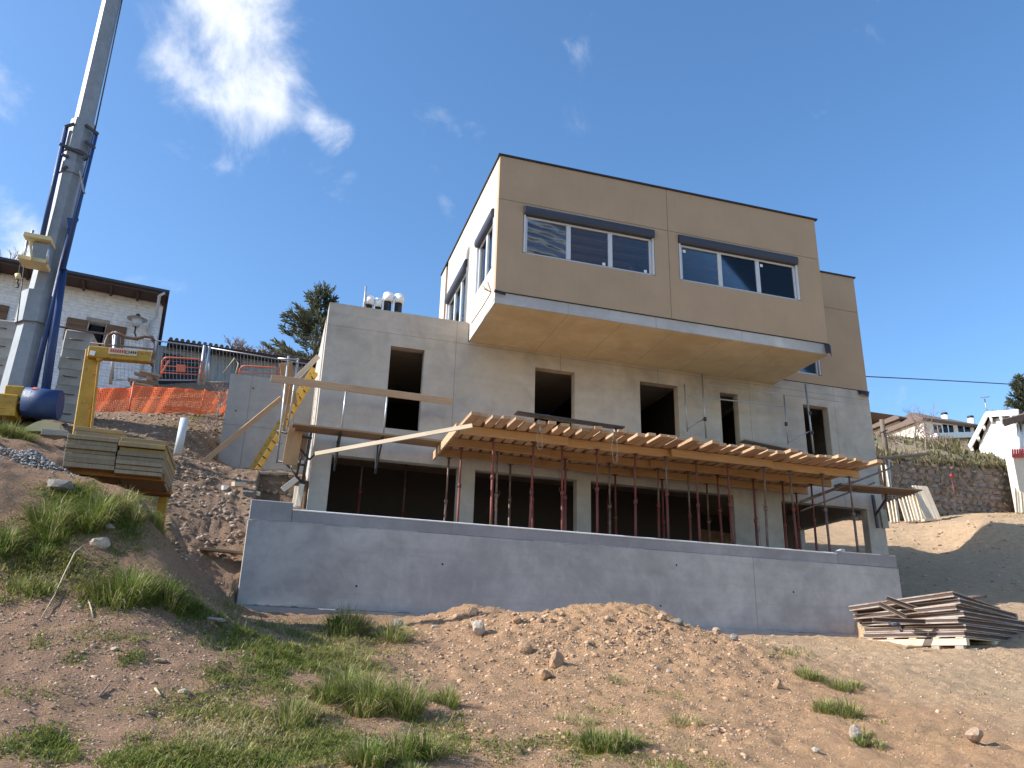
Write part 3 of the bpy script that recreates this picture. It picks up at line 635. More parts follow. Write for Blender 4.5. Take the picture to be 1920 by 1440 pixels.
for Y, xs, where in rows:
    for i, X in enumerate(xs):
        prop('steel_prop', f'{ORD(i)} rusty red steel prop from the left in the {where}', X+random.uniform(-.03, .03), Y, ZG-.02, ZB0, 'steel props under the deck', (random.uniform(-.05, .05), random.uniform(-.05, .05)), 'prop_old' if random.random() < .2 else 'prop')
for i, (X, Y) in enumerate(((2.1, 20.4), (3.3, 20.9), (5.6, 20.6), (9.0, 20.8), (10.6, 20.6), (14.6, 20.2))):
    prop('steel_prop', f'{ORD(i)} steel prop from the left standing inside the dark ground floor', X, Y, ZG, 5.3, 'steel props indoors', (0, 0))
for i, (px, top, bot) in enumerate(((1012, 795, 843), (1153, 805, 868))):
    p, q = at(px, top, 16.0), at(px-3, bot, 16.2)
    tag(wire('wire_loop', [p, (p+q)/2+Vector((-.06, 0, 0)), q+Vector((0, 0, .03)), q+Vector((.05, 0, 0)), q+Vector((.09, 0, .05)), (p+q)/2+Vector((.07, 0, 0)), p+Vector((.04, 0, 0))], .007, 'steel'), ('short' if i == 0 else 'long')+' wire loop hanging from the deck boards '+('at the left' if i == 0 else 'near the middle'), 'wire')
    tag(tube('scaffold_clamp', at(px, top-8, 15.98), at(px+1, top+14, 16.0), .035, 'steel'), 'steel clamp on the deck above the '+('short' if i == 0 else 'long')+' wire loop', 'clamp')

# ------------------------------------------------------------------ scaffold on the left of the house
SL = thing('wall_scaffold', 'narrow plank walkway on steel brackets along the left part of the house wall', 'scaffold', at(640, 860, 18.5))
for dy, dz in ((0, 0), (.31, .01)): plank('walkway_plank', at(548+dy*20, 797, 18.05)+Vector((0, dy, dz)), at(846, 832, 18.05)+Vector((0, dy, dz)), .29, .045, 'brown_wood', SL)
for (a, b) in (((650, 724), (640, 806)), ((727, 735), (719, 812))):
    p, q = at(*a, 18.02), at(*b, 18.02); tube('guard_post', p, q, .022, 'steel', SL)
    r = Vector((q.x, 18.9, q.z-.75)); plank('bracket_post', Vector((q.x, 18.9, q.z)), r, .05, .05, 'dsteel', SL); plank('bracket_arm', q+Vector((0, 0, -.06)), Vector((q.x, 18.9, q.z-.06)), .05, .06, 'dsteel', SL); plank('bracket_brace', q+Vector((0, .08, -.1)), r, .04, .04, 'dsteel', SL)
plank('guard_board', at(508, 709, 17.98), at(848, 753, 17.98), .03, .17, 'plank', SL)
ST = thing('scaffold_tower', 'small scaffold tower of steel tubes at the left corner of the house', 'scaffold', at(560, 905, 18.6))
for a, b, r, m in (((541, 668), (519, 868), .024, 'steel'), ((559, 672), (540, 800), .02, 'steel'), ((584, 805), (565, 920), .035, 'dsteel'), ((575, 812), (553, 905), .025, 'dsteel'), ((519, 808), (585, 822), .026, 'dsteel'), ((521, 865), (570, 872), .026, 'dsteel'), ((541, 815), (580, 862), .022, 'dsteel'), ((537, 870), (564, 902), .022, 'dsteel'), ((580, 862), (590, 852), .02, 'dsteel'), ((521, 672), (561, 674), .02, 'steel'), ((519, 835), (528, 830), .02, 'steel')):
    tube('tube', at(*a, 18.75), at(*b, 18.65), r, m, ST)
plank('end_board', at(556, 798, 18.5), at(543, 872, 18.5), .33, .03, 'ply', ST, up=(0, 1, 0)); plank('end_board', at(572, 800, 18.7), at(562, 862, 18.7), .2, .03, 'brown_wood', ST, up=(0, 1, 0)); plank('cross_board', at(546, 875, 18.8), at(560, 876, 18.8), .1, .1, 'pale', ST)
tag(plank('plywood_sheet', at(536, 680, 18.9), at(545, 757, 18.9), .30, .02, 'ply', up=(0, 1, 0)), 'upright orange plywood sheet clamped to the scaffold tower', 'plywood')
tag(plank('plywood_strip', at(548, 712, 18.85), at(531, 810, 18.85), .07, .02, 'ply', up=(0, 1, 0)), 'narrow orange plywood strip leaning against the scaffold tower', 'plywood')
tag(plank('timber_brace', at(372, 874, 19.6), at(528, 746, 20.6), .05, .12, 'plank'), 'long brown timber brace slanting across the grey wing wall', 'plank')
tag(plank('raking_timber', at(553, 712, 20.3), at(597, 668, 20.3), .06, .12, 'pale'), 'short pale timber slanting up to the house corner', 'plank')
tag(plank('ground_plank', at(385, 886, 19.3), at(541, 890, 19.3), .2, .06, 'grey_wood'), 'plank lying level on the rubble at the foot of the yellow ladder', 'plank')
tag(plank('slanting_batten', at(591, 851, 17.85), at(886, 798, 15.95), .04, .09, 'pale'), 'pale batten slanting up from the house corner to the deck', 'plank')
tag(plank('trench_plank', at(374, 1029, 15.9), at(455, 1037, 15.9), .2, .05, 'brown_wood'), 'brown plank lying on the edge of the trench beside the retaining wall', 'plank')
LD = thing('ladder', 'yellow ladder leaning at the left corner of the house', 'ladder', at(462, 889, 19.8))
p, q = at(464, 892, 19.7), at(588, 690, 21.2); off = Vector((.10, .36, 0)); d = q-p
for o in (Vector(), off): plank('rail', p+o, q+o, .12, .03, 'yellow', LD, up=(-.1, -1, 0))
for i in range(14): a = p+d*((i+.6)/14.5); tube('rung', a-off*.06, a+off*1.04, .017, 'dsteel', LD, n=8)
# ------------------------------------------------------------------ scaffold on the right part of the wall
SR = thing('tube_scaffold', 'light steel tube scaffold frames standing on the deck before the right doorways', 'scaffold', at(1400, 825, 18.45))
for a, b, r in (((1316, 701), (1324, 822), .022), ((1283, 720), (1289, 809), .018), ((1470, 741), (1478, 832), .02), ((1510, 720), (1526, 850), .026), ((1290, 742), (1470, 762), .02), ((1517, 809), (1477, 830), .018), ((1319, 786), (1290, 804), .018), ((1316, 719), (1510, 745), .014), ((1510, 745), (1606, 757), .01)):
    tube('tube', at(*a, 18.5), at(*b, 18.5), r, 'steel', SR)
for q in ((1322, 786), (1519, 775), (1523, 812), (1474, 795)): c = at(*q, 18.48); tube('coupler', c-Vector((0, 0, .05)), c+Vector((0, 0, .05)), .04, 'dsteel', SR)
SP = thing('corner_scaffold', 'bracket scaffold with a plank platform sticking out at the right house corner', 'scaffold', at(1650, 940, 18.4))
for i in range(3): plank('platform_plank', at(1570, 909+i*4, 17.6+.32*i), at(1722-8*i, 921+i*3, 17.6+.32*i), .3, .04, 'brown_wood', SP)
for a, b, r in (((1494, 945), (1722, 858), .026), ((1502, 958), (1640, 905), .022), ((1500, 940), (1600, 902), .02)): tube('rail_tube', at(*a, 17.1), at(*b, 18.2), r, 'prop_old', SP)
plank('post', at(1655, 858, 18.3), at(1662, 935, 18.3), .06, .05, 'prop_old', SP); plank('post', at(1666, 862, 18.5), at(1672, 935, 18.5), .04, .04, 'steel', SP)
plank('bracket_post', at(1636, 928, 18.85), at(1646, 990, 18.85), .08, .06, 'dsteel', SP); plank('bracket_brace', at(1662, 935, 18.3), at(1640, 968, 18.8), .05, .05, 'dsteel', SP)
plank('upper_plank', at(1640, 860, 20.5), at(1738, 852, 20.5), .4, .05, 'grey_wood', SP); plank('wall_pad', at(1655, 955, 18.9), at(1661, 990, 18.9), .2, .05, 'ballast', SP)
# ------------------------------------------------------------------ white pipes on the flat roof
for i, (x0, x1, y0_, yb) in enumerate(((683, 702, 557, 585), (703, 718, 561, 588), (719, 738, 551, 590), (739, 758, 554, 592))):
    p = at((x0+x1)/2, y0_, 20.6); rr = (x1-x0)/2/FPX*23; b = Vector((p.x, p.y, 8.26))
    t = thing('roof_pipe', ('leftmost', 'second', 'third and tallest', 'rightmost')[i]+' of four white plastic pipe ends standing on the flat roof', 'pipe', b, 'white pipes on the flat roof')
    m = p.z-.26; tube('sleeve', b, Vector((p.x, p.y, m)), rr*.72, 'dark', t, n=16); tube('collar', Vector((p.x, p.y, m)), p-Vector((0, 0, .06)), rr, 'white', t, n=20); tube('cap', p-Vector((0, 0, .06)), p, rr*.9, 'white', t, n=20)
    plank('bracket', Vector((p.x-rr, p.y-rr*.8, 8.26)), Vector((p.x-rr, p.y-rr*.8, m+.05)), .03, .03, 'white', t)
tag(tube('roof_rod', at(686, 537, 20.5), at(682, 590, 20.5), .025, 'steel'), 'thin grey steel rod standing on the flat roof beside the white pipes', 'rod')

# ------------------------------------------------------------------ crane at the left
YCR = 20.
CN = thing('tower_crane', 'grey mobile tower crane mast with blue struts rising past the top of the picture', 'crane', at(30, 790, YCR))
def octo(name, p, q, r0, r1, mat, par, n=8, rot=.39): 
    L = (q-p).length; V, F = tubeVF(r0, r1, L, n); return put(name, mesh(name, V, F), mat, axes(p, q, (0, 1, 0)) @ Matrix.Rotation(rot, 4, 'Z'), par)
mp = lambda x, y: at(x, y, YCR)
octo('lower_mast', mp(24, 775), mp(66, 600), .38, .32, 'crane', CN); octo('lower_mast', mp(66, 600), mp(152, 248), .29, .25, 'crane', CN)
octo('mast_collar', mp(63, 612), mp(74, 553), .40, .37, 'crane', CN); octo('mast_collar', mp(143, 290), mp(157, 232), .31, .29, 'crane', CN); octo('mast_collar', mp(132, 332), mp(137, 312), .30, .29, 'crane', CN)
octo('upper_mast', mp(155, 240), mp(220, -45), .23, .22, 'crane', CN)
for a, b, r in (((180, 248), (118, 505), .062), ((118, 505), (84, 742), .1), ((124, 240), (78, 450), .06), ((133, 425), (58, 745), .065)): tube('strut', at(*a, YCR-.2), at(*b, YCR-.35), r, 'crane_blue', CN)
V = [at(x, y, YCR-.35) for x, y in ((125, 408), (147, 409), (135, 430), (128, 428))]; V = V+[v+Vector((0, .08, 0)) for v in V]
put('strut_plate', mesh('plate', V, [(3, 2, 1, 0), (4, 5, 6, 7), (0, 1, 5, 4), (1, 2, 6, 5), (2, 3, 7, 6), (3, 0, 4, 7)]), 'crane_blue', None, CN)
for a, b in (((122, 238), (140, 232)), ((160, 234), (184, 252)), ((112, 270), (158, 290)), ((116, 290), (128, 294)), ((160, 265), (178, 278)), ((118, 318), (126, 312)), ((156, 300), (168, 292))): plank('cross_bar', at(*a, YCR-.28), at(*b, YCR-.28), .06, .07, 'dsteel', CN)
plank('deflector', at(151, 322, YCR-.3), at(158, 362, YCR-.3), .1, .04, 'crane', CN)
wire('hoist_rope', [mp(178, 245), mp(233, -20)], .018, 'dsteel', CN); wire('hoist_rope', [at(45, 500, YCR-.5), at(32, 605, YCR-.5)], .012, 'dsteel', CN)
V, F = bxVF((0, 0, 0), (1, 1, 1)); c4 = [at(x, y, YCR-.7) for x, y in ((60, 488), (87, 495), (95, 457), (62, 453))]
V = c4+[v+Vector((0, .35, 0)) for v in c4]; put('trolley_plate', mesh('trolley', V, [(0, 1, 2, 3), (7, 6, 5, 4), (0, 4, 5, 1), (1, 5, 6, 2), (2, 6, 7, 3), (3, 7, 4, 0)]), 'crane', None, CN)
q = Vector((0, .62, 0))
plank('trolley_rail', at(49, 447, YCR-.62), at(100, 457, YCR-.62), .5, .1, 'cream', CN); plank('trolley_rail', at(38, 489, YCR-.62), at(90, 499, YCR-.62), .5, .09, 'cream', CN); plank('trolley_side', at(57, 455, YCR-.92), at(60, 488, YCR-.92), .16, .03, 'cream', CN)
for a, b in (((51, 452), (44, 487)), ((93, 460), (87, 495)), ((62, 432), (56, 448))): tube('trolley_pin', at(*a, YCR-.8), at(*b, YCR-.8), .03, 'steel', CN)
tube('hook_block', at(33, 514, YCR-.62), at(35, 524, YCR-.62), .06, 'cream', CN, n=12); wire('hook', [at(34, 524, YCR-.62), at(32, 530, YCR-.62), at(35, 534, YCR-.62), at(33, 539, YCR-.62), at(29, 537, YCR-.62)], .022, 'dsteel', CN)
plank('hook_rope', at(39, 492, YCR-.62), at(35, 514, YCR-.62), .02, .02, 'dsteel', CN)
q = Vector((0, .75, 0))
plank('winch_cover', at(10, 742, YCR-.75), at(47, 744, YCR-.75), .3, .40, 'yellow', CN, .02)
for x in (19, 32): plank('vent', at(x-5, 748, YCR-.92), at(x+5, 749, YCR-.92), .02, .07, 'dark', CN)
plank('base_beam', mp(-30, 770)-q, mp(52, 778)-q, .4, .35, 'yellow', CN, .02); plank('base_beam', mp(-30, 795)-q, mp(50, 797)-q, .5, .14, 'yellow', CN); tube('slew_ring', mp(24, 772)-Vector((0, 0, .2)), mp(24, 765), .6, 'dsteel', CN, n=24)
BD = thing('blue_drum', 'blue steel drum lying at the foot of the crane mast', 'drum', mp(94, 795)-q); tube('shell', mp(62, 772)-q, mp(126, 778)-q, .33, 'crane_blue', BD, n=28)
for (x0, x1, aa, m_) in ((66, 76, 1.9, 'white'), (74, 82, 2.6, 'orange_rail')): c0, c1 = mp(x0, 773)-q, mp(x1, 774)-q; o_ = Vector((0, -.328*math.sin(aa), -.328*math.cos(aa))); plank('decal', c0+o_, c1+o_, .16, .008, m_, BD, .001, up=o_)
V, F = [], []; n = 14
for i in range(n+1):
    u = i/n; p = at(46+66*u, 804-14*math.sin(min(1, u*1.15)*math.pi*.75)-2, 18.2); b = at(46+66*u, 808, 18.2)
    V += [p, p+Vector((0, .5, 0)), b+Vector((0, .5, 0)), b]
for i in range(n):
    for j in range(4): a = i*4; F.append((a+j, a+4+j, a+4+(j+1) % 4, a+(j+1) % 4))
F += [(0, 1, 2, 3), (n*4+3, n*4+2, n*4+1, n*4)]
tag(put('cream_mudguard', mesh('guard', V, F, False), 'cream'), 'curved cream metal mudguard lying in front of the blue drum', 'mudguard')
tag(plank('kerb_timber', at(80, 812, 17.5), at(128, 815, 17.5), .25, .12, 'grey_wood'), 'grey timber baulk on the ground before the blue drum', 'timber')
# ballast slabs
def slabs(px0, px1, ys, Y, label, dep=.9):
    t = thing('ballast_stack', label, 'concrete blocks', at((px0[0]+px1[0])/2, ys[-1], Y))
    for i in range(len(ys)-1):
        f0 = i/(len(ys)-1); f1 = (i+1)/(len(ys)-1)
        a = at(px0[0]+(px0[1]-px0[0])*f1, ys[i+1]-1, Y); b = at(px1[0]+(px1[1]-px1[0])*f0, ys[i]+2, Y); m = at(px1[0]+(px1[1]-px1[0])*f1, ys[i+1]-1, Y)
        dx = random.uniform(-.03, .03)
        s = box('block', (a.x+dx, Y+random.uniform(-.02, .02), a.z), (m.x+dx, Y+dep, b.z-.01), 'ballast', t, .03)
        c = Vector(((a.x+m.x)/2, Y, (a.z+b.z)/2)); wire('lifting_bar', [c+Vector((-.15, 0, .03)), c+Vector((-.12, -.05, .0)), c+Vector((.12, -.05, .0)), c+Vector((.15, 0, .02))], .014, 'prop_old', s, 5)
slabs((118, 92), (172, 143), (620, 655, 692, 722, 757, 795), 20.9, 'tall stack of weathered concrete ballast blocks right of the crane mast')
slabs((-40, -55), (37, 15), (600, 630, 668, 700, 740, 775), 20.7, 'stack of weathered concrete ballast blocks left of the crane mast, cut by the picture edge')
tag(wire('stack_rail', [at(25, 598, 20.6), at(60, 604, 20.6), at(110, 612, 20.6), at(165, 622, 20.8), at(205, 627, 21)], .025, 'prop_old'), 'rusty bar lying across the tops of the two ballast stacks', 'bar')

# ------------------------------------------------------------------ yellow crane fork carrying formwork sheets
YF = 12.5
FK = thing('pallet_fork', 'yellow steel crane pallet fork with a tall post and top arm', 'pallet fork', at(160, 880, YF))
plank('post', at(141, 884, YF), at(176, 657, YF), .2, .13, 'yellow', FK, .012, up=(0, 1, 0)); plank('post_flange', at(163, 880, YF-.08), at(186, 672, YF-.08), .02, .10, 'yellow', FK, up=(0, 1, 0))
plank('top_arm', at(166, 661, YF-.1), at(290, 672, YF-.1), .14, .17, 'yellow', FK, .01); plank('arm_tip', at(284, 672, YF-.1), at(290, 673, YF-.1), .16, .2, 'prop_old', FK)
plank('gusset', at(182, 676, YF-.1), at(196, 668, YF-.1), .1, .06, 'yellow', FK)
plank('name_plate', at(204, 657, YF-.185), at(257, 662, YF-.185), .006, .10, 'pale', FK, .001)
for i in range(7): plank('plate_mark', at(207+i*4.3, 657+i*.4, YF-.19), at(209.5+i*4.3, 657.3+i*.4, YF-.19), .004, .05, 'red', FK, .0005)
wire('plate_mark', [at(239+4*math.cos(u), 660.4+2.6*math.sin(u), YF-.19) for u in np.linspace(0, 6.2, 10)], .005, 'dsteel', FK, 4)
for i in range(3): plank('plate_mark', at(245+i*4, 660.3+i*.4, YF-.19), at(247.6+i*4, 660.7+i*.4, YF-.19), .004, .04, 'dsteel', FK, .0005)
plank('white_label', at(168.5, 661, YF-.19), at(178, 663, YF-.19), .006, .07, 'white', FK, .001)
wire('hose', [at(198, 657, YF-.1), at(199, 640, YF-.1), at(204, 629, YF-.1), at(212, 624, YF-.1), at(222, 626, YF-.1), at(238, 633, YF-.1), at(255, 635, YF-.1), at(272, 631, YF-.1), at(284, 632, YF-.1), at(289, 640, YF-.1)], .028, 'prop_old', FK, 8)
wire('handle_rod', [at(289, 640, YF-.1), at(288, 668, YF-.1)], .012, 'prop_old', FK); wire('handle_rod', [at(168, 672, YF-.1), at(170, 643, YF-.1), at(288, 655, YF-.1)], .012, 'prop_old', FK)
for yy in (11.25, 12.1): plank('fork_arm', Vector((-2.5, yy, at(128, 872, 11.1).z-.04)), Vector((at(309, 890, 11.1).x, yy, at(305, 890, 11.1).z-.02)), .16, .1, 'rust_orange', FK)
plank('base_beam', (at(140, 880, YF).x, 11.0, 2.2), (at(140, 880, YF).x, YF, 2.2), .16, .14, 'rust_orange', FK); plank('support_leg', (-1.46, 12.3, 2.25), (-1.44, 12.3, 1.5), .12, .1, 'yellow', FK)
def sheets(x0, x1, z0, n, y0, ln, mats, where, grp):
    z = z0
    for i in range(n):
        t = random.uniform(.046, .06); dx = random.uniform(-.012, .012); dy = random.uniform(-.03, .03); s = thing('formwork_sheet', f'{ORD(i)} formwork sheet from the bottom in the {where}', 'formwork sheet', (x0+dx, y0+dy, z), grp)
        m = mats(i); box('panel', (x0+dx+.005, y0+dy+.004, z+.008), (x1+dx-.005, y0+dy+ln-.004, z+t-.008), 'brown_wood', s, .002)
        for a, b in (((x0+dx, y0+dy, z), (x1+dx, y0+dy+.04, z+t)), ((x0+dx, y0+dy+ln-.04, z), (x1+dx, y0+dy+ln, z+t)), ((x0+dx, y0+dy+.041, z), (x0+dx+.04, y0+dy+ln-.041, z+t)), ((x1+dx-.04, y0+dy+.041, z), (x1+dx, y0+dy+ln-.041, z+t))): box('edge', a, b, m, s, .004)
        z += t+random.uniform(0, .006)
    return z
zt = sheets(-2.53, -1.945, 2.30, 7, 11.0, 1.4, lambda i: 'yellow_grey', 'lower greyed left stack', 'formwork sheets on the fork, left stack')
sheets(-2.52, -1.93, zt+.005, 3, 11.22, 1.3, lambda i: 'yellow_wood', 'yellow pile topping the left stack', 'formwork sheets on the fork, top left')
sheets(-1.925, -1.375, 2.27, 8, 11.0, 1.4, lambda i: 'yellow_grey' if i < 5 else 'yellow_wood', 'right stack', 'formwork sheets on the fork, right stack')

# ------------------------------------------------------------------ white house and shed at the left
A8 = rad(8.2); uu, vv = Vector((math.cos(A8), math.sin(A8), 0)), Vector((-math.sin(A8), math.cos(A8), 0))
O8 = at(284, 690, 29.)
def pl8(px, py, v=0):                          # local u, z of a photo position on the house front plane (set back by v)
    d = Vector(ray(px, py)); P0 = O8+vv*v; t_ = P0.dot(vv)/d.dot(vv); P = d*t_; return (P-P0).dot(uu), P.z
M8 = Matrix((uu, vv, Vector((0, 0, 1)))).transposed().to_4x4(); M8.translation = Vector((O8.x, O8.y, 0))
WH = tag(put('white_house', None, None, M8), 'white brick house with brown shutters and a dark overhanging roof at upper left', 'house')
def w8(name, lo, hi, mat, par=None, c=.01):
    lo, hi = Vector(lo), Vector(hi); s = hi-lo; return put(name, cbox_mesh(s.x, s.y, s.z, c, mat), mat, M8 @ T((lo+hi)/2), par or WH)
ez = pl8(284, 566)[1]; bz = pl8(284, 730)[1]-1.2
su0, sz1 = pl8(140, 592); su1, _ = pl8(231, 600); _, sz0 = pl8(170, 646)
s2u, s2z1 = pl8(12, 571); _, s2z0 = pl8(5, 640)
a_, b_ = pl8(168, 600)[0], pl8(200, 605)[0]
WOP = [(a_, b_, sz0, sz1-.1), (s2u-1.6, s2u-.55, s2z0, s2z1-.05)]
put('brick_wall', mesh('brick_wall', *holedVF(-14, 0, bz, ez, .3, WOP)), 'brick', M8, WH)
w8('side_wall', (-.3, .302, bz), (0, 9, ez), 'brick'); w8('room_back', (-13.9, 2.2, bz), (-.302, 2.3, ez), 'roofbrown')
for (a, b, z0_, z1_) in WOP:
    w8('lintel', (a-.1, -.03, z1_), (b+.1, .0-.002, z1_+.14), 'grey_wood')
    for x, s in ((a-.66, 1), (b+.02, 1)):
        sh = w8('shutter', (x, -.06, z0_), (x+.64, -.02, z1_), 'shutwood')
        for zz in (z0_+.2, z1_-.25): w8('batten', (x+.02, -.085, zz), (x+.62, -.061, zz+.1), 'shutwood', sh)
    for i in range(7): w8('window_bar', (a+.1+i*(b-a-.2)/6-.008, .05, z0_+.01), (a+.1+i*(b-a-.2)/6+.008, .066, z0_+.75), 'dsteel')
ou, oz = pl8(318, 548, -.9)
w8('roof', (-16, -.9, ez+.005), (ou, 10, ez+.1), 'roofbrown'); w8('fascia', (-16, -.94, ez-.05), (ou, -.905, ez+.12), 'roofbrown')
tube('gutter', M8 @ Vector((-16, -1.0, ez+.08)), M8 @ Vector((ou, -1.0, ez+.08)), .06, 'shutter', WH)
for i in range(18): w8('rafter', (-.05+ou*.0-i*.85, -.88, ez-.09), (.03-i*.85, -.01, ez+.018), 'roofbrown')
for i in range(8): w8('verge_board', (.06, -.3+i*1.2, ez-.06), (ou-.05, -.2+i*1.2, ez+.018), 'roofbrown')
dp = [M8 @ Vector((ou-.15, -.98, ez+.04)), M8 @ Vector((ou-.3, -.9, ez-.1)), M8 @ Vector((-.15, -.25, ez-.62)), M8 @ Vector((-.28, -.1, ez-.85)), M8 @ Vector((-.3, -.08, bz+1))]
wire('downpipe', dp, .055, 'pvc', WH, 8)
lu, lz = pl8(256, 610)
LT = thing('wall_lantern', 'old street lantern on a curved bracket on the white house wall', 'lantern', M8 @ Vector((lu, -.3, lz-.5)))
c = M8 @ Vector((lu, -.38, lz)); wire('bracket', [M8 @ Vector((lu+.12, -.02, lz-.55)), M8 @ Vector((lu+.1, -.25, lz-.58)), M8 @ Vector((lu, -.36, lz-.42)), M8 @ Vector((lu, -.38, lz-.2))], .03, 'dsteel', LT)
tube('glass_body', c-Vector((0, 0, .2)), c+Vector((0, 0, .08)), .1, 'pvc', LT, .2, 12); tube('shade', c+Vector((0, 0, .08)), c+Vector((0, 0, .14)), .34, 'pvc', LT, .12, 16); tube('cap', c+Vector((0, 0, .14)), c+Vector((0, 0, .28)), .12, 'dsteel', LT, .05, 10)
# shed
SH = tag(put('shed', None, None, M8), 'low open grey shed with a tiled roof right of the white house', 'shed')
u0, z0_ = pl8(287, 640, 1.5); u1, z1_ = pl8(640, 690, 1.5)
def s8(name, lo, hi, mat, c=.01): return w8(name, lo, hi, mat, SH, c)
V, F = bxVF((.35, 1.5, 0), (u1, 7, .16)); V = [(x, y, z+(z0_+(z1_-z0_)*(x-u0)/(u1-u0))+.09*(y-1.5)) for x, y, z in V]
put('roof', mesh('shed_roof', V, F), 'roofbrown', M8, SH)
tv, tf = [], []
for i in range(int((u1-.35)/.2)):
    x = .45+i*.2; z = z0_+(z1_-z0_)*(x-u0)/(u1-u0)+.17; pa, pb_ = Vector((x, 1.42, z)), Vector((x, 6.9, z+.49)); vf = tubeVF(.07, .07, (pb_-pa).length, 8); vf = xf(vf, axes(pa, pb_)); o = len(tv); tv += vf[0]; tf += [tuple(q+o for q in f_) for f_ in vf[1]]
put('tile_rows', mesh('tiles', tv, tf), 'tile', M8, SH)
zz = lambda x: z0_+(z1_-z0_)*(x-u0)/(u1-u0)
V, F = bxVF((.05, 2.1, bz), (u1, 2.2, 1)); V = [(x, y, z if z != 1 else zz(x)+.1) for x, y, z in V]; put('back_wall', mesh('shed_wall', V, F), 'greywall', M8, SH)
for i in range(int((u1-.3)/.28)): s8('wall_rib', (.3+i*.28, 2.06, bz+1.2), (.34+i*.28, 2.1-.002, zz(.3+i*.28)+.05), 'greywall', .004)
for x in (2.9, 6.4, 9.8): s8('post', (x, 1.7, bz), (x+.14, 1.84, zz(x)+.0), 'roofbrown')
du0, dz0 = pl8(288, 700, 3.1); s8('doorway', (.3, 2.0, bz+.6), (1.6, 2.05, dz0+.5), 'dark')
# site fence panels
def fence(px0, px1, yt0, yt1, yb0, yb1, Y, label):
    a, b, c, d = at(px0, yt0, Y), at(px1, yt1, Y), at(px0, yb0, Y), at(px1, yb1, Y); t = thing('site_fence_panel', label, 'fence panel', c, 'mesh fence panels of the upper site')
    for p, q in ((a, b), (c, d), (a, c), (b, d)): tube('frame_tube', p, q, .024, 'steel', t, n=8)
    parts = []; n = int((b-a).length/.11)
    for i in range(1, n): p, q = a.lerp(b, i/n), c.lerp(d, i/n); parts.append(xf(tubeVF(.005, .005, (p-q).length, 4), axes(q, p)))
    for f in (.25, .5, .75): p, q = a.lerp(c, f), b.lerp(d, f); parts.append(xf(tubeVF(.006, .006, (p-q).length, 4), axes(q, p)))
    put('wire_mesh', mesh('wires', *joinVF(parts)), 'steel', None, t, 'stuff')
fence(212, 386, 628, 651, 712, 713, 26.6, 'mesh site fence panel in front of the white house corner')
fence(392, 585, 652, 684, 716, 718, 26.8, 'mesh site fence panel in front of the shed')
for i, (x, yt, yb) in enumerate(((218, 622, 716), (384, 648, 716), (393, 650, 716))): tag(tube('fence_post', at(x, yt, 26.5), at(x-11, yb+4, 26.5), .05, 'steel'), ('galvanised fence post before the brown shutter', 'left of two galvanised fence posts side by side before the shed', 'right of two galvanised fence posts side by side before the shed')[i], 'post', 'fence posts of the upper site')
def barrier(px0, px1, y0_, y1_, Y, label):
    t = thing('site_barrier', label, 'barrier', at(px0, y1_, Y)); a, b, c, d = at(px0+4, y0_, Y), at(px1, y0_+(px1-px0)*.07, Y), at(px0, y1_, Y), at(px1-2, y1_+(px1-px0)*.05, Y)
    wire('frame', [c, a+Vector((0, 0, -.12)), a+Vector((.05, 0, -.03)), a+Vector((.15, 0, 0)), b-Vector((.15, 0, 0)), b-Vector((.04, 0, .03)), b-Vector((0, 0, .12)), d], .03, 'orange_rail', t, 8)
    for f in (.45, .8): tube('rail', a.lerp(c, f), b.lerp(d, f), .018, 'orange_rail', t)
    return t
t = barrier(302, 379, 669, 706, 26.0, 'orange tubular site barrier with a square sign before the shed')
plank('sign', at(331, 690, 25.95), at(348, 691, 25.95), .02, .24, 'orange_rail', t); plank('brace', at(303, 700, 25.9), at(317, 676, 25.9), .04, .05, 'orange_rail', t)
barrier(447, 524, 685, 712, 26.0, 'orange tubular site barrier half hidden by the wing wall')
tag(wire('tripod_frame', [at(419, 699, 26.2), at(440, 671, 26.2), at(447, 682, 26.1), at(442, 700, 26)], .02, 'straw'), 'pale bent rod standing by the fence before the shed', 'rod')
# broken pallets
for i, (a, b, w) in enumerate((((240, 712), (298, 722), .3), ((252, 700), (296, 712), .25), ((245, 718), (290, 727), .2), ((262, 696), (300, 706), .2))):
    tag(plank('loose_board', at(*a, 25.6-.15*i), at(*b, 25.6-.15*i), w, .05, 'grey_wood'), ('long lower', 'middle', 'bottom', 'topmost')[i]+' grey board of the heap above the orange net', 'board', 'heap of grey boards')
for i, q in enumerate(((250, 716), (281, 707))): tag(plank('pallet_block', at(q[0]-5, q[1], 25.3), at(q[0]+5, q[1]+2, 25.3), .2, .18, 'grey_wood'), ('left', 'right')[i]+' grey timber block under the heap of boards', 'block')
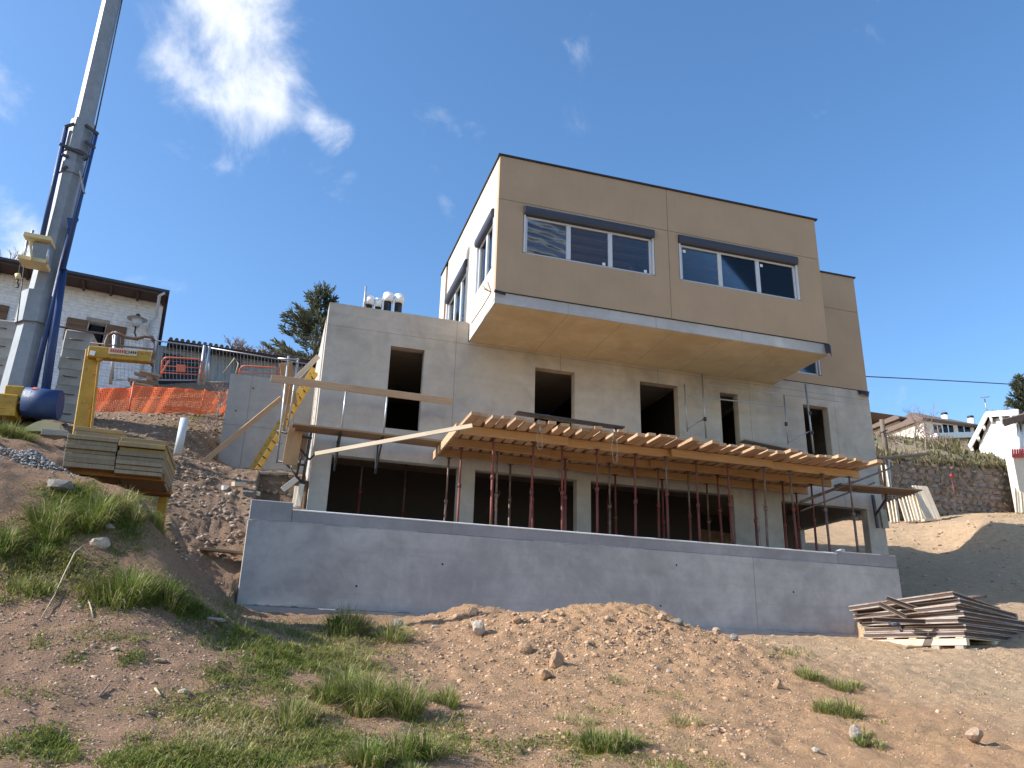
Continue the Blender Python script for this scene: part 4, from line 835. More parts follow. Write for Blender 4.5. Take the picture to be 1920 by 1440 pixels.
# orange safety net
NT = thing('safety_net', 'orange plastic safety net strung along the slope below the fence', 'net', at(300, 776, 24.8))
def net(px0, px1, yt, yb, Y, sag, nh, nv):
    parts = []; P = {}
    for i in range(nv+1):
        u = i/nv; px = px0+(px1-px0)*u; a = at(px, yt[0]+(yt[1]-yt[0])*u+sag*math.sin(u*math.pi), Y); b = at(px-2, yb[0]+(yb[1]-yb[0])*u+1.5*math.sin(u*9), Y-.1)
        for j in range(nh+1): f = j/nh; P[i, j] = a.lerp(b, f)+Vector((.015*math.sin(i*1.7+j), .05*math.sin(u*9+f*2)+.02*math.sin(i*.7+f*5), .01*math.sin(i*.8)))
    V = []; F = []
    def strip(pts, w):
        o = len(V)
        for k_, p in enumerate(pts):
            d = (pts[min(k_+1, len(pts)-1)]-pts[max(k_-1, 0)]); d.normalize(); s = d.cross(Vector((0, 1, 0))).normalized()*w; V.extend([p-s, p+s])
        for k_ in range(len(pts)-1): F.append((o+2*k_, o+2*k_+1, o+2*k_+3, o+2*k_+2))
    for j in range(nh+1): strip([P[i, j] for i in range(nv+1)], .012 if j % nh else .022)
    for i in range(nv+1): strip([P[i, j]+Vector((0, -.006, 0)) for j in range(nh+1)], .0115)
    o = put('net_sheet', mesh('net', V, F), M['net'], None, NT); s = o.modifiers.new('t', 'SOLIDIFY'); s.thickness = .006
M['net'] = m_paint('orange_plastic', (.9, .17, .03), .45, dirt=.12)
net(172, 248, (727, 727), (771, 774), 24.9, 2, 13, 24); net(249, 425, (723, 737), (775, 772), 24.7, 0, 14, 54); net(52, 82, (733, 734), (762, 764), 24, 0, 8, 9)
for x in (173, 248, 382, 425): tube('stake', at(x+3, 716 if x < 300 else 730, 24.75), at(x-8, 780, 24.75), .025, 'orange_rail', NT)
tag(tube('marker_post', at(333, 852, 18), at(346, 785, 18), .085, 'pvc', None, n=16), 'short grey plastic pipe standing upright in the earth slope', 'pipe')
# ------------------------------------------------------------------ right background
SW = thing('stone_wall', 'old rubble stone retaining wall on the slope right of the house', 'wall', (27, 28.1, 6))
WX0, WX1 = 17.2, 36
V, F = bxVF((WX0, 28.15, 4.5), (WX1, 28.6, 9.1)); V = [(x, y, z if z < 8 else 9.2+(x-22)*.04) for x, y, z in V]; put('core', mesh('core', V, F), 'wallstone', None, SW)
def rockVF(seed, sub=1, flat=.7, rough=.35):
    bm = bmesh.new(); bmesh.ops.create_icosphere(bm, subdivisions=sub, radius=1); r = random.Random(seed)
    pl = [(Vector((r.gauss(0, 1), r.gauss(0, 1), r.gauss(0, 1))).normalized(), r.uniform(.55, .9)) for _ in range(7)]
    for v in bm.verts:
        d = v.co.normalized(); s = 1+r.uniform(-rough, rough)*.35
        for nrm, h in pl:
            c = d.dot(nrm)
            if c*s > h: s = h/c
        v.co = d*s; v.co.z *= flat
    V = [v.co.copy() for v in bm.verts]; F = [tuple(v.index for v in f.verts) for f in bm.faces]; bm.free(); return V, F
STN = [mesh('stone', *rockVF(s, 1, .65)) for s in range(8)]
for me in STN: me.materials.append(M['wallstone'])
STNP = [mesh('stone', *rockVF(s+50, 1, .65)) for s in range(4)]
for me in STNP: me.materials.append(M['stone'])
z = 6.2; row = 0; cnt = 0
while z < 9.35:
    h = random.uniform(.24, .34); x = 22.4+random.uniform(0, .3)
    while x < 34.0:
        w = random.uniform(.3, .62)
        if cnt < 298 and z < 9.2+(x-22)*.04 and z > float(gz(x, 27.9))-.2:
            put('stone', random.choice(STN if random.random() < .72 else STNP), None, T(x+w/2, 28.14, z+h/2) @ RZ(random.uniform(-.3, .3)) @ Matrix.Diagonal((w*.56, .13+random.uniform(0, .06), h*.8, 1)), SW); cnt += 1
        x += w
    z += h; row += 1
# boards leaning against the wall
def lean(pts, label, grp):
    for i, (x0, y0_, x1, y1_) in enumerate(pts):
        a, b = at(x0, y0_, 26.6), at(x1, y1_, 27.5); tag(plank('leaning_board', a, b, .16, .05, 'pale', up=(0, 1, 0), roll=random.uniform(-.25, .25)), label % ORD(i), 'board', grp)
lean([(1673+6*i, 982-.5*i, 1666+6.5*i, 944-2.5*i) for i in range(3)], '%s pale board from the left in the short group against the stone wall', 'short boards leaning on the stone wall')
lean([(1701+6.2*i, 980-.8*i, 1688+6.2*i, 937-2.0*i) for i in range(6)], '%s pale board from the left in the middle group against the stone wall', 'middle boards leaning on the stone wall')
lean([(1740+5.4*i, 977-.6*i, 1713+5.6*i, 911+.3*i) for i in range(5)], '%s pale board from the left in the tall group against the stone wall', 'tall boards leaning on the stone wall')
lean([(1907+5.5*i, 963, 1903+5.5*i, 915) for i in range(4)], '%s pale board from the left in the group at the right picture edge', 'boards leaning at the right edge')
lean([(1662+7*i, 915, 1655+7*i, 874) for i in range(2)], '%s pale upright timber from the left behind the corner scaffold', 'timbers behind the corner scaffold')
tag(plank('ground_board', at(1730, 976, 26.5), at(1752, 975, 26.5), .2, .08, 'pale'), 'short board lying at the foot of the leaning boards', 'board')
RP = thing('red_prop', 'red steel prop leaning on the stone wall', 'prop', at(1790, 927, 27.6)); tube('tube', at(1790, 927, 27.6), at(1784, 895, 27.9), .035, 'prop', RP); tube('head', at(1784, 895, 27.9), at(1783, 889, 27.9), .06, 'red', RP)
# utility pole, cable, antenna
UP = thing('utility_pole', 'grey wooden utility pole right of the house', 'pole', at(1664, 860, 29.2)); tube('pole', at(1664, 862, 29.2), at(1653, 787, 29.2), .12, 'bark', UP, .1); tube('crossbar', at(1650, 812, 29.1), at(1664, 806, 29.1), .03, 'dsteel', UP)
tag(wire('overhead_cable', [at(1560+i*40, 703+i*2.2-.14*i*(12-i)*.25, 26+.2*i) for i in range(13)], .022, 'dark'), 'black overhead cable crossing the sky right of the house', 'cable')
# houses on the hill
def block(name, label, px0, px1, yt, yb, Y, dep, wallm, roofm, wins, ridge=14, ov=6):
    a, b = at(px0, yb, Y), at(px1, yb+(px1-px0)*.03, Y); t = thing(name, label, 'house', a); z0b, z1t = a.z-1.5, at((px0+px1)/2, yt, Y).z
    ws = []
    for (x0, x1, y0_, y1_) in wins: p, q = at(x0, y1_, Y), at(x1, y0_, Y); ws.append((p.x, q.x, p.z, q.z))
    put('wall', mesh('wall', *holedVF(a.x, b.x, z0b, z1t, .3, ws)), wallm, T(0, Y, 0), t)
    box('side_wall', (a.x, Y+.302, z0b), (a.x+.3, Y+dep, z1t), wallm, t); box('back_room', (a.x+.31, Y+1.2, z0b), (b.x, Y+1.4, z1t), 'interior', t)
    for (x0, x1, z0w, z1w) in ws:
        w = box('window', (x0+.02, Y+.14, z0w+.02), (x1-.02, Y+.17, z1w-.02), 'glass', t, .002)
        for xx in (x0+.03, (x0+x1)/2, x1-.03): box('frame', (xx-.04, Y+.10, z0w+.03), (xx+.04, Y+.138, z1w-.03), 'white', w, .004)
    rz = at((px0+px1)/2, yt-ridge, Y+dep/2).z; o = ov/FPX*Y*1.15
    V = [(a.x-o, Y-o, z1t-.05), (b.x+o, Y-o, z1t-.05), (b.x+o, Y+dep+o, z1t-.05), (a.x-o, Y+dep+o, z1t-.05), (a.x+dep*.35, Y+dep/2, rz), (b.x-dep*.35, Y+dep/2, rz)]
    V += [(x, y, z_-.18) for x, y, z_ in V[:4]]
    put('roof', mesh('roof', V, [(0, 1, 5, 4), (1, 2, 5), (2, 3, 4, 5), (3, 0, 4), (6, 7, 1, 0), (7, 8, 2, 1), (8, 9, 3, 2), (9, 6, 0, 3), (9, 8, 7, 6)]), roofm, None, t); return t, a, b, z1t
h1, *_ = block('hill_house', 'cream house with a brown roof on the hill just right of the pole', 1690, 1736, 788, 810, 62, 8, 'render', 'tile', [(1706, 1722, 794, 803)], 5, 12)
h2, a, b, zt = block('hill_house', 'large two-storey house with red tiled roofs on the hill', 1738, 1850, 793, 835, 58, 9, 'render', 'tile', [(1752, 1768, 797, 812), (1770, 1790, 797, 812), (1798, 1822, 800, 816), (1828, 1842, 800, 814)], 8, 8)
V = [at(1725, 832, 56.5), at(1846, 822, 56.5), at(1850, 816, 58), at(1738, 824, 58)]; V = V+[v-Vector((0, 0, .25)) for v in V]
put('lower_roof', mesh('lower_roof', V, [(0, 1, 2, 3), (7, 6, 5, 4), (0, 4, 5, 1), (1, 5, 6, 2), (2, 6, 7, 3), (3, 7, 4, 0)]), 'redtile', None, h2)
plank('balcony', at(1748, 820, 57), at(1838, 817, 57), 1.2, .5, 'white', h2)
for x, y in ((1771, 779), (1820, 785)): c = at(x, y, 60); s = tube('chimney', c-Vector((0, 0, 1.8)), c, .32, 'white', h2, n=12); tube('chimney_cap', c, c+Vector((0, 0, .25)), .3, 'dark', s, n=12)
# chalet with white lit side
CH = thing('white_chalet', 'bright white chalet wall under a white edged roof at the right edge', 'house', at(1870, 865, 33))
yd = lambda px: 36-(px-1837)/72*4.5
poly = [(1837, 868), (1836, 834), (1855, 786), (1905, 779), (1909, 843), (1899, 872)]; P0 = [at(x, y, yd(x)) for x, y in poly]; nrm = Vector((.75, .6, 0)); n = len(poly)
put('wall', mesh('chalet', [*P0, *[p+nrm*4 for p in P0]], [tuple(range(n))[::-1], tuple(range(n, 2*n))]+[(i, (i+1) % n, n+(i+1) % n, n+i) for i in range(n)]), 'white', None, CH)
e0, e1, e2 = [at(x, y, yd(x)-.7) for x, y in ((1818, 838), (1850, 777), (1909, 773))]
for p, q, nm in ((e0, e1, 'bargeboard'), (e1, e2, 'eave_board')): plank(nm, p, q, .08, .3, 'white', CH)
for p, q in ((e0, e1), (e1, e2)):
    V = [p+Vector((0, 0, .18)), q+Vector((0, 0, .18)), q+nrm*4.5+Vector((0, 0, .18)), p+nrm*4.5+Vector((0, 0, .18))]; V += [v-Vector((0, 0, .12)) for v in V]
    put('roof', mesh('chroof', V, [(0, 1, 2, 3), (7, 6, 5, 4), (0, 4, 5, 1), (1, 5, 6, 2), (2, 6, 7, 3), (3, 7, 4, 0)]), 'plank', None, CH)
for f in (.12, .45, .78): p = e1.lerp(e2, f); plank('rafter_end', p-Vector((0, 0, .25)), p-Vector((0, 0, .25))+nrm*.9, .12, .22, 'white', CH)
for f in (.06, .42, .75): p = e0.lerp(e1, f); plank('purlin_end', p-Vector((-.05, 0, .22)), p-Vector((-.05, 0, .22))+nrm*.9, .14, .2, 'white', CH)
AT = thing('roof_antenna', 'thin television antenna above the white chalet', 'antenna', at(1852, 775, 36)); tube('mast', at(1852, 778, 36), at(1846, 748, 36), .035, 'steel', AT); tube('boom', at(1836, 746, 36), at(1855, 744, 36), .02, 'steel', AT)
for x in (1839, 1845, 1851): tube('element', at(x, 747, 35.6), at(x+1, 743, 36.4), .012, 'steel', AT)
NH = thing('neighbour_porch', 'brown roof corner with white posts cut by the right picture edge', 'house', at(1925, 850, 27)); 
V = [at(1881, 797, 27), at(1935, 783, 27), at(1960, 770, 31), at(1884, 800, 31)]; V = V+[v+Vector((0, 0, .25)) for v in V]; put('roof', mesh('porch', V, [(3, 2, 1, 0), (4, 5, 6, 7), (0, 1, 5, 4), (1, 2, 6, 5), (2, 3, 7, 6), (3, 0, 4, 7)]), 'tile', None, NH)
for x in (1908, 1917): tube('post', at(x+4, 850, 27.5), at(x, 796, 27.5), .06, 'white', NH)
V, F = bxVF((at(1900, 860, 27.3).x, 27.3, 6.5), (36, 27.7, at(1905, 852, 27.3).z)); put('garden_wall', mesh('gw', V, F), 'render', None, NH)
PF = thing('picket_fence', 'red picket fence on the garden wall at the right picture edge', 'fence', at(1900, 858, 27.2))
for i in range(6): x = 1899+i*4.6; plank('picket', at(x, 858, 27.2), at(x-.5, 842, 27.2), .1, .03, 'red', PF, up=(0, 1, 0))
plank('fence_rail', at(1897, 853, 27.25), at(1926, 851, 27.25), .03, .06, 'red', PF)

# ------------------------------------------------------------------ pile of formwork panels at the lower right
LDIR, SDIR = Vector((.93, .367, 0)), Vector((.367, -.93, 0))
Bc = at(1812, 1210, 12.3)
def panel_at(label, z, rot, shift, tilt, ln=3.5, wd=1.95, th=.105, mat='red_wood', slats=None):
    """one stacked panel; origin at the corner nearest the camera"""
    x = (LDIR*math.cos(rot)+Vector((-LDIR.y, LDIR.x, 0))*math.sin(rot)); y = -(SDIR*math.cos(rot)+Vector((-SDIR.y, SDIR.x, 0))*math.sin(rot)); zz = Vector((0, 0, 1))
    m = Matrix((x, y, zz)).transposed().to_4x4(); m.translation = Bc+Vector((0, 0, z))+LDIR*shift[0]+SDIR*shift[1]
    m = m @ Matrix.Rotation(tilt[0], 4, 'X') @ Matrix.Rotation(tilt[1], 4, 'Y')
    t = tag(put('shuttering_form', None, None, m), label, 'formwork', 'panels of the pile at the lower right')
    def b(name, lo, hi, mt, c=.005): lo, hi = Vector(lo), Vector(hi); s = hi-lo; put(name, cbox_mesh(s.x, s.y, s.z, c, mt), mt, m @ T((lo+hi)/2), t)
    e = .028
    b('rail', (0, 0, 0), (.05, wd, e), mat); b('rail', (0, 0, th-e), (.05, wd, th), mat); b('web', (.012, .01, e), (.03, wd-.01, th-e), 'roofbrown')
    b('rail', (ln-.05, 0, 0), (ln, wd, th), mat); b('side_rail', (.051, 0, 0), (ln-.051, .06, .022), mat); b('side_rail', (.051, 0, th-.022), (ln-.051, .06, th), mat); b('side_web', (.052, .035, .022), (ln-.052, .055, th-.022), 'roofbrown'); b('side_rail', (.051, wd-.06, 0), (ln-.051, wd, th), mat)
    for i in range(4): b('cross_rib', (.5+i*.55, .061, .005), (.56+i*.55, wd-.061, th-.02), mat)
    b('sheet', (.051, .061, th-.018), (ln-.051, wd-.061, th-.002), 'brown_wood')
    return t
PL = thing('timber_pallet', 'pale timber pallet under the pile of panels at the lower right', 'pallet', Bc)
mB = Matrix((LDIR, -SDIR, Vector((0, 0, 1)))).transposed().to_4x4(); mB.translation = Bc
def pb(name, lo, hi, mt='pale'): lo, hi = Vector(lo), Vector(hi); s = hi-lo; put(name, cbox_mesh(s.x, s.y, s.z, .005, mt), mt, mB @ T((lo+hi)/2), PL)
pb('bearer', (-.02, -.02, .0), (.1, 2.0, .12)); pb('bearer', (1.2, -.02, -.02), (1.3, 2.0, .12)); pb('bearer', (2.6, -.02, -.04), (2.7, 2.0, .12))
for i in range(5): pb('block', (-.01, .05+i*.43, -.07), (.12, .2+i*.43, -.001), 'grey_wood'); pb('deck_slat', (-.03, .02+i*.43, .121), (3.3, .16+i*.43, .143))
pb('foot', (.15, -.1, -.25), (.25, .05, -.04), 'pale'); pb('foot', (1.6, -.1, -.25), (1.7, .05, -.04), 'pale')
nm = ('lowest', 'second lowest', 'third lowest', 'middle', 'third highest', 'second highest', 'topmost')
spec = [(.148, .0, (0, 0), (0, 0)), (.25, .015, (.05, .02), (0, 0)), (.36, -.02, (-.06, -.05), (.004, 0)), (.47, .05, (.04, .03), (-.035, 0)), (.575, .09, (-.02, -.06), (-.06, .006)), (.68, .11, (.08, -.02), (-.08, .012)), (.79, .17, (.0, -.08), (-.105, .01))]
for i, (z, r, sh, ti) in enumerate(spec): panel_at(f'{nm[i]} worn red-edged formwork panel in the pile at the lower right', .148+(z-.148)*1.1, r, sh, ti)
for i, (a, b) in enumerate((((1662, 1122, 13.25), (1745, 1152, 12.9)), ((1648, 1132, 13.2), (1700, 1158, 12.95)), ((1636, 1162, 13.1), (1735, 1166, 12.8)))):
    t = thing('steel_waler', ('upper', 'middle', 'lowest')[i]+' brown channel bar sticking out at the left of the panel pile', 'steel bar', at(*a), 'channel bars on the panel pile')
    p, q = at(*a), at(*b); 
    for dz in (-.04, .04): plank('flange', p+Vector((0, 0, dz)), q+Vector((0, 0, dz)), .09, .012, 'red_wood', t)
    plank('web', p, q, .012, .068, 'roofbrown', t)
tag(wire('grey_rag', [at(1668, 1168, 12.7), at(1676, 1172, 12.6), at(1684, 1170, 12.6), at(1694, 1176, 12.6), at(1690, 1182, 12.55)], .035, 'shutter'), 'crumpled dark grey rag stuffed between the panels of the pile', 'rag')
p = Bc+LDIR*1.2+SDIR*-.5+Vector((0, 0, .94)); tag(tube('rusty_pipe_offcut', p, p+Vector((.45, -.2, .05)), .035, 'prop_old'), 'rusty pipe offcut lying on top of the panel pile', 'pipe')
p = Bc+LDIR*1.35+SDIR*-.7+Vector((0, 0, .95)); tag(put('crumpled_plastic', mesh('crumple', *rockVF(91, 2, .5, .9)), 'pvc', T(p) @ Matrix.Diagonal((.13, .1, .09, 1))), 'crumpled grey plastic on top of the panel pile', 'plastic')

# ------------------------------------------------------------------ rocks
def rock(px, py, s, label, mat='stone', flat=.65, seed=0, rot=0, sink=.25, name='rock'):
    p = gpx(px, py); s *= .72; V, F = rockVF(seed, 2, 1, .5); me = mesh('rock', V, F)
    me.materials.append(M[mat]); o = put(name, me, None, T(p+Vector((0, 0, s*flat*(1-sink*2)))) @ RZ(rot) @ Matrix.Diagonal((s, s*.75, s*flat, 1)))
    return tag(o, label, name, 'rocks on the earth slope' if name == 'rock' else 'clods on the spoil heap')
rock(187, 1030, .14, 'pale angular rock among grass on the left slope', 'stone_w', .7, 3, .3)
rock(112, 918, .26, 'large flat grey rock below the yellow sheets', 'stone', .5, 5, .5)
rock(402, 1168, .15, 'flat grey rock at the end of the retaining wall', 'stone', .35, 8, .2)
rock(205, 992, .09, 'small grey rock in the grass above the pale angular rock', 'stone', .6, 12)
rock(300, 1242, .09, 'flat brown rock on bare earth at lower left', 'stone_o', .4, 14)
rock(345, 1300, .07, 'pinkish rock at lower left beside grass', 'stone_w', .5, 15)
rock(215, 1222, .06, 'small pale rock on bare earth at left', 'stone_w', .5, 16)
rock(1828, 1392, .15, 'pale orange rock alone on sand at the lower right', 'stone_o', .75, 21, .4, .12)
rock(1606, 1390, .10, 'upright whitish rock near the lower right grass', 'stone_w', 1.0, 23, 0, .1)
rock(1530, 1412, .06, 'small pale rock at the bottom right of the spoil heap', 'stone_w', .6, 24)
rock(745, 1180, .10, 'small upright grey rock left of the spoil heap', 'stone', 1.2, 31, 0, .1)
rock(815, 1178, .12, 'flat pale rock on the left flank of the spoil heap', 'stone_w', .4, 32)
rock(890, 1155, .12, 'pointed rock on the left crest of the spoil heap', 'stone_o', .9, 33)
rock(897, 1195, .14, 'pale rock standing out of the spoil heap below its left crest', 'stone_w', 1.2, 34, .4, .05)
rock(888, 1172, .07, 'small pale rock above the standing pale rock on the spoil heap', 'stone_w', .9, 35, .2)
rock(660, 1190, .07, 'pale rock among grass left of the spoil heap', 'stone_w', .6, 36)
rock(970, 1168, .13, 'brown clod on the crest of the spoil heap', 'earthclod', .7, 37, .8, .3, 'clod')
rock(985, 1222, .16, 'first big brown clod below the crest of the spoil heap', 'earthclod', 1.0, 38, .5, .28, 'clod')
rock(1045, 1250, .16, 'second big brown clod, with a dark shadow, on the spoil heap', 'earthclod', 1.0, 39, .5, .28, 'clod')
rock(1022, 1275, .13, 'third big brown clod, lowest of its group on the spoil heap', 'earthclod', .9, 40, .5, .28, 'clod')
rock(1242, 1164, .13, 'brown rock on the right crest of the spoil heap', 'stone_o', .8, 41)
rock(1272, 1172, .13, 'grey brown rock beside the right crest of the spoil heap', 'stone', .8, 42)
rock(1345, 1190, .14, 'brown rock on the right shoulder of the spoil heap', 'stone_o', .7, 43)
rock(1376, 1200, .12, 'grey rock at the right end of the spoil heap', 'stone', .8, 44)
rock(1458, 1290, .12, 'brown clod casting a shadow on the right of the spoil heap', 'earthclod', .8, 45, .8, .3, 'clod')
rock(1255, 1262, .06, 'small pale rock in the middle of the spoil heap', 'stone_w', .8, 46)
for i, (px, py, s, m) in enumerate(((470, 925, .26, 'pale'), (424, 917, .1, 'white'), (448, 912, .16, 'pale'))):
    p = at(px, py, 17.6); tag(plank('timber_offcut', p-Vector((s*.7, .1*i, 0)), p+Vector((s*.7, .05, .03*i)), s*.6, .09, m), ('long pale timber offcut on the rubble', 'small white offcut on the rubble', 'tilted pale offcut on the rubble behind the long one')[i], 'offcut', 'offcuts on the rubble')
for i, (a, b) in enumerate((((552, 952), (558, 912)), ((558, 950), (566, 908)), ((530, 918), (556, 898)))): tag(plank('pale_board', at(*a, 16.6), at(*b, 16.8), .11, .03, 'pale', up=(0, 1, 0)), ('left upright pale board beside the house corner', 'right upright pale board beside the house corner', 'slanting pale board on the rubble beside the house corner')[i], 'board', 'pale boards at the house corner')

# ------------------------------------------------------------------ loose stones
ICO_V, ICO_F = (lambda bm: (np.array([v.co[:] for v in bm.verts]), np.array([[v.index for v in f.verts] for f in bm.faces])))((lambda b: (bmesh.ops.create_icosphere(b, subdivisions=1, radius=1), b.verts.ensure_lookup_table(), b)[2])(bmesh.new()))
def tri_mesh(name, V, F, tint=None):
    me = bpy.data.meshes.new(name); me.vertices.add(len(V)); me.vertices.foreach_set('co', V.astype(np.float32).ravel()); nf = len(F); me.loops.add(nf*3); me.loops.foreach_set('vertex_index', F.astype(np.int32).ravel()); me.polygons.add(nf)
    me.polygons.foreach_set('loop_start', np.arange(0, nf*3, 3, dtype=np.int32)); me.update()
    if tint is not None: a = me.attributes.new('tint', 'FLOAT', 'POINT'); a.data.foreach_set('value', tint.astype(np.float32))
    return me
def gmany(px, py, y0=4.6, y1=26, st=.04):
    px, py = np.asarray(px), np.asarray(py); D = CR[None]*((px-960)/FPX)[:, None]+CU[None]*((720-py)/FPX)[:, None]+CF[None]; ys = np.arange(y0, y1, st); out = np.full((len(px), 3), np.nan)
    K = D/D[:, 1:2]
    for c in range(0, len(px), 4000):
        k_ = K[c:c+4000]; X = k_[:, 0:1]*ys; Z = k_[:, 2:3]*ys; H_ = Z <= gz(X, np.broadcast_to(ys, X.shape)); j = H_.argmax(1); ok = H_.any(1)
        x = k_[:, 0]*ys[j]; o = np.stack([x, ys[j], gz(x, ys[j])], 1); o[~ok] = np.nan; out[c:c+4000] = o
    return out[~np.isnan(out[:, 0])]
def stones_mesh(P, s):
    n = len(P); m = len(ICO_V); J = 1+rng.uniform(-.42, .3, (n, m, 1)); A = rng.uniform(0, 6.28, n); S = np.stack([s, s*rng.uniform(.6, 1, n), s*rng.uniform(.4, .8, n)], 1)
    B = ICO_V[None]*J*S[:, None]; c, sn = np.cos(A)[:, None], np.sin(A)[:, None]; V = np.stack([B[..., 0]*c-B[..., 1]*sn, B[..., 0]*sn+B[..., 1]*c, B[..., 2]], -1)+P[:, None]
    return V.reshape(-1, 3), (ICO_F[None]+np.arange(n)[:, None, None]*m).reshape(-1, 3), np.repeat(rng.uniform(0, 1, n), m)
def m_pebble(name, stops):
    n = NB(name); a = n.N.new('ShaderNodeAttribute'); a.attribute_name = 'tint'; n.set('Base Color', n.ramp(a.outputs['Fac'], *stops)); n.set('Roughness', .9); n.bump(n.noise(n.coord(), 60), .4, .01); return n.m
M['peb'] = m_pebble('mixed_pebbles', ((0, (.22, .14, .095)), (.45, (.38, .255, .17)), (.92, (.47, .33, .225)), (1, (.55, .45, .36))))
M['rub'] = m_pebble('mixed_rubble', ((0, (.12, .085, .065)), (.5, (.26, .18, .125)), (.9, (.36, .26, .19)), (1, (.5, .42, .34))))
M['clod'] = m_pebble('dry_clods', ((0, (.34, .2, .115)), (.6, (.48, .29, .165)), (1, (.58, .38, .23))))
M['grv'] = m_pebble('pale_gravel', ((0, (.2, .19, .18)), (1, (.42, .41, .4))))
px = np.concatenate([rng.uniform(0, 1920, 11000), rng.uniform(0, 420, 3500), rng.uniform(750, 1500, 6000)]); py = np.concatenate([rng.uniform(1130, 1440, 11000), rng.uniform(1080, 1440, 3500), rng.uniform(1150, 1440, 6000)])
P = gmany(px, py, 4.6, 16); P[:, 2] -= .004; s = .0055+.020*rng.random(len(P))**3.2; s = np.where(rng.random(len(P)) < .006, s*2.2, s); s *= np.clip(P[:, 1]/9, .7, 1.25); 
put('pebbles', tri_mesh('pebbles', *stones_mesh(P, s)), 'peb', kind='stuff')
px = rng.uniform(310, 570, 1900); py = 860+(rng.random(1900))*190; P = gmany(px, py, 12.5, 23); P = P[(P[:, 0] < .7)]; P[:, 2] -= .02; s = .015+.07*rng.random(len(P))**3.4
px = np.concatenate([rng.normal(1080, 190, 800), rng.uniform(760, 1450, 500)]); py = np.concatenate([1150+np.abs(rng.normal(0, 60, 800)), rng.uniform(1150, 1430, 500)]); PC = gmany(px, py, 5, 14); sc = .012+.042*rng.random(len(PC))**3; PC[:, 2] -= sc*.25
put('earth_clods', tri_mesh('earth_clods', *stones_mesh(PC, sc)), 'clod', kind='stuff')
put('rubble', tri_mesh('rubble', *stones_mesh(P, s)), 'rub', kind='stuff')
px = rng.uniform(120, 420, 1500); py = rng.uniform(775, 900, 1500); P = gmany(px, py, 12.5, 26); s = .02+.06*rng.random(len(P))**3; put('slope_stones', tri_mesh('slope_stones', *stones_mesh(P, s)), 'rub', kind='stuff')
c0 = gpx(60, 868); n_ = 900; r = np.abs(rng.normal(0, .22, n_)); a = rng.uniform(0, 6.28, n_); P = np.stack([c0.x+r*np.cos(a)*1.5, c0.y+r*np.sin(a), 0*r], 1); P[:, 2] = gz(P[:, 0], P[:, 1])+np.clip(.16-.45*r, 0, 1)*rng.uniform(.2, 1, n_); put('gravel_heap', tri_mesh('gravel', *stones_mesh(P, .012+.014*rng.random(n_))), 'grv', kind='stuff')
px = rng.uniform(1650, 1920, 350); py = rng.uniform(960, 1110, 350); P = gmany(px, py, 15, 28); put('bank_stones', tri_mesh('bank_stones', *stones_mesh(P, .02+.07*rng.random(len(P))**3)), 'peb', kind='stuff')

# ------------------------------------------------------------------ grass
def blades(P, h, w, lean_, tint, droop=.6):
    n = len(P); a = rng.uniform(0, 6.28, n); d = np.stack([np.cos(a), np.sin(a), 0*a], 1) if lean_.ndim == 1 else lean_[:, :3]; L = (lean_ if lean_.ndim == 1 else lean_[:, 3])
    sdx = np.stack([-d[:, 1], d[:, 0], 0*a], 1)*w[:, None]; up = np.array([0, 0, 1.])
    m = P+d*(h*L*.35)[:, None]+up*(h*.62*(1-.25*L))[:, None]; t = P+d*(h*L)[:, None]+up*(h*(1-droop*L*L*.9))[:, None]
    V = np.stack([P-sdx, P+sdx, m-sdx*.75, m+sdx*.75, t], 1).reshape(-1, 3); o = (np.arange(n)*5)[:, None]
    F = np.concatenate([o+[0, 1, 3], o+[0, 3, 2], o+[2, 3, 4]], 1).reshape(-1, 3); return V, F, np.repeat(tint, 5)
cover = [(570, 1190, 150, 22, 6500), (560, 1225, 150, 35, 6000), (500, 1260, 110, 40, 6000), (640, 1250, 90, 50, 6500), (450, 1335, 150, 45, 5500), (560, 1405, 180, 35, 7500), (300, 1428, 190, 20, 6000), (140, 1405, 120, 30, 5600), (215, 1000, 75, 40, 5600), (110, 1055, 100, 40, 6500), (40, 1090, 50, 40, 1500), (240, 1115, 110, 30, 4600), (340, 1150, 70, 22, 2600), (40, 1215, 40, 12, 500), (390, 1250, 60, 20, 800), (240, 1240, 25, 8, 260), (235, 1200, 60, 10, 260), (140, 1240, 22, 7, 200),
         (1160, 1405, 150, 28, 3600), (980, 1412, 100, 25, 1800), (830, 1395, 80, 35, 1700), (1300, 1432, 90, 14, 700), (50, 815, 45, 12, 1200), (1890, 968, 45, 3, 500), (1490, 1228, 45, 12, 500), (430, 1140, 45, 20, 900), (60, 1300, 90, 14, 300), (300, 1340, 120, 20, 500), (1700, 1200, 40, 8, 120), (1640, 1345, 80, 20, 260), (1850, 1290, 120, 40, 220), (1250, 1330, 200, 50, 380), (1000, 1300, 150, 50, 300), (330, 800, 50, 14, 700), (350, 830, 50, 12, 400), (290, 935, 40, 20, 900), (1760, 1390, 120, 40, 200), (160, 930, 90, 18, 3000), (100, 1000, 110, 45, 4000), (480, 1185, 70, 14, 900), (330, 712, 60, 3, 300), (370, 785, 30, 8, 500)]
PP = []
for cx, cy, rx, ry, n_ in cover: PP.append(np.stack([cx+rng.normal(0, .55, n_)*rx, cy+rng.normal(0, .55, n_)*ry], 1))
PP = np.concatenate(PP); P = gmany(PP[:, 0], PP[:, 1], 4.6, 29); keep = fbm(P[:, 0]*2.2, P[:, 1]*2.2, 91, 3) > -.35+.3*rng.random(len(P)); P = P[keep]
P = P+np.stack([rng.normal(0, .02, len(P)), rng.normal(0, .05, len(P)), 0*P[:, 0]], 1); P[:, 2] = gz(P[:, 0], P[:, 1])-.006
nc = 330; ci = rng.choice(len(P), nc); CX = []                   # denser clumps in the turf
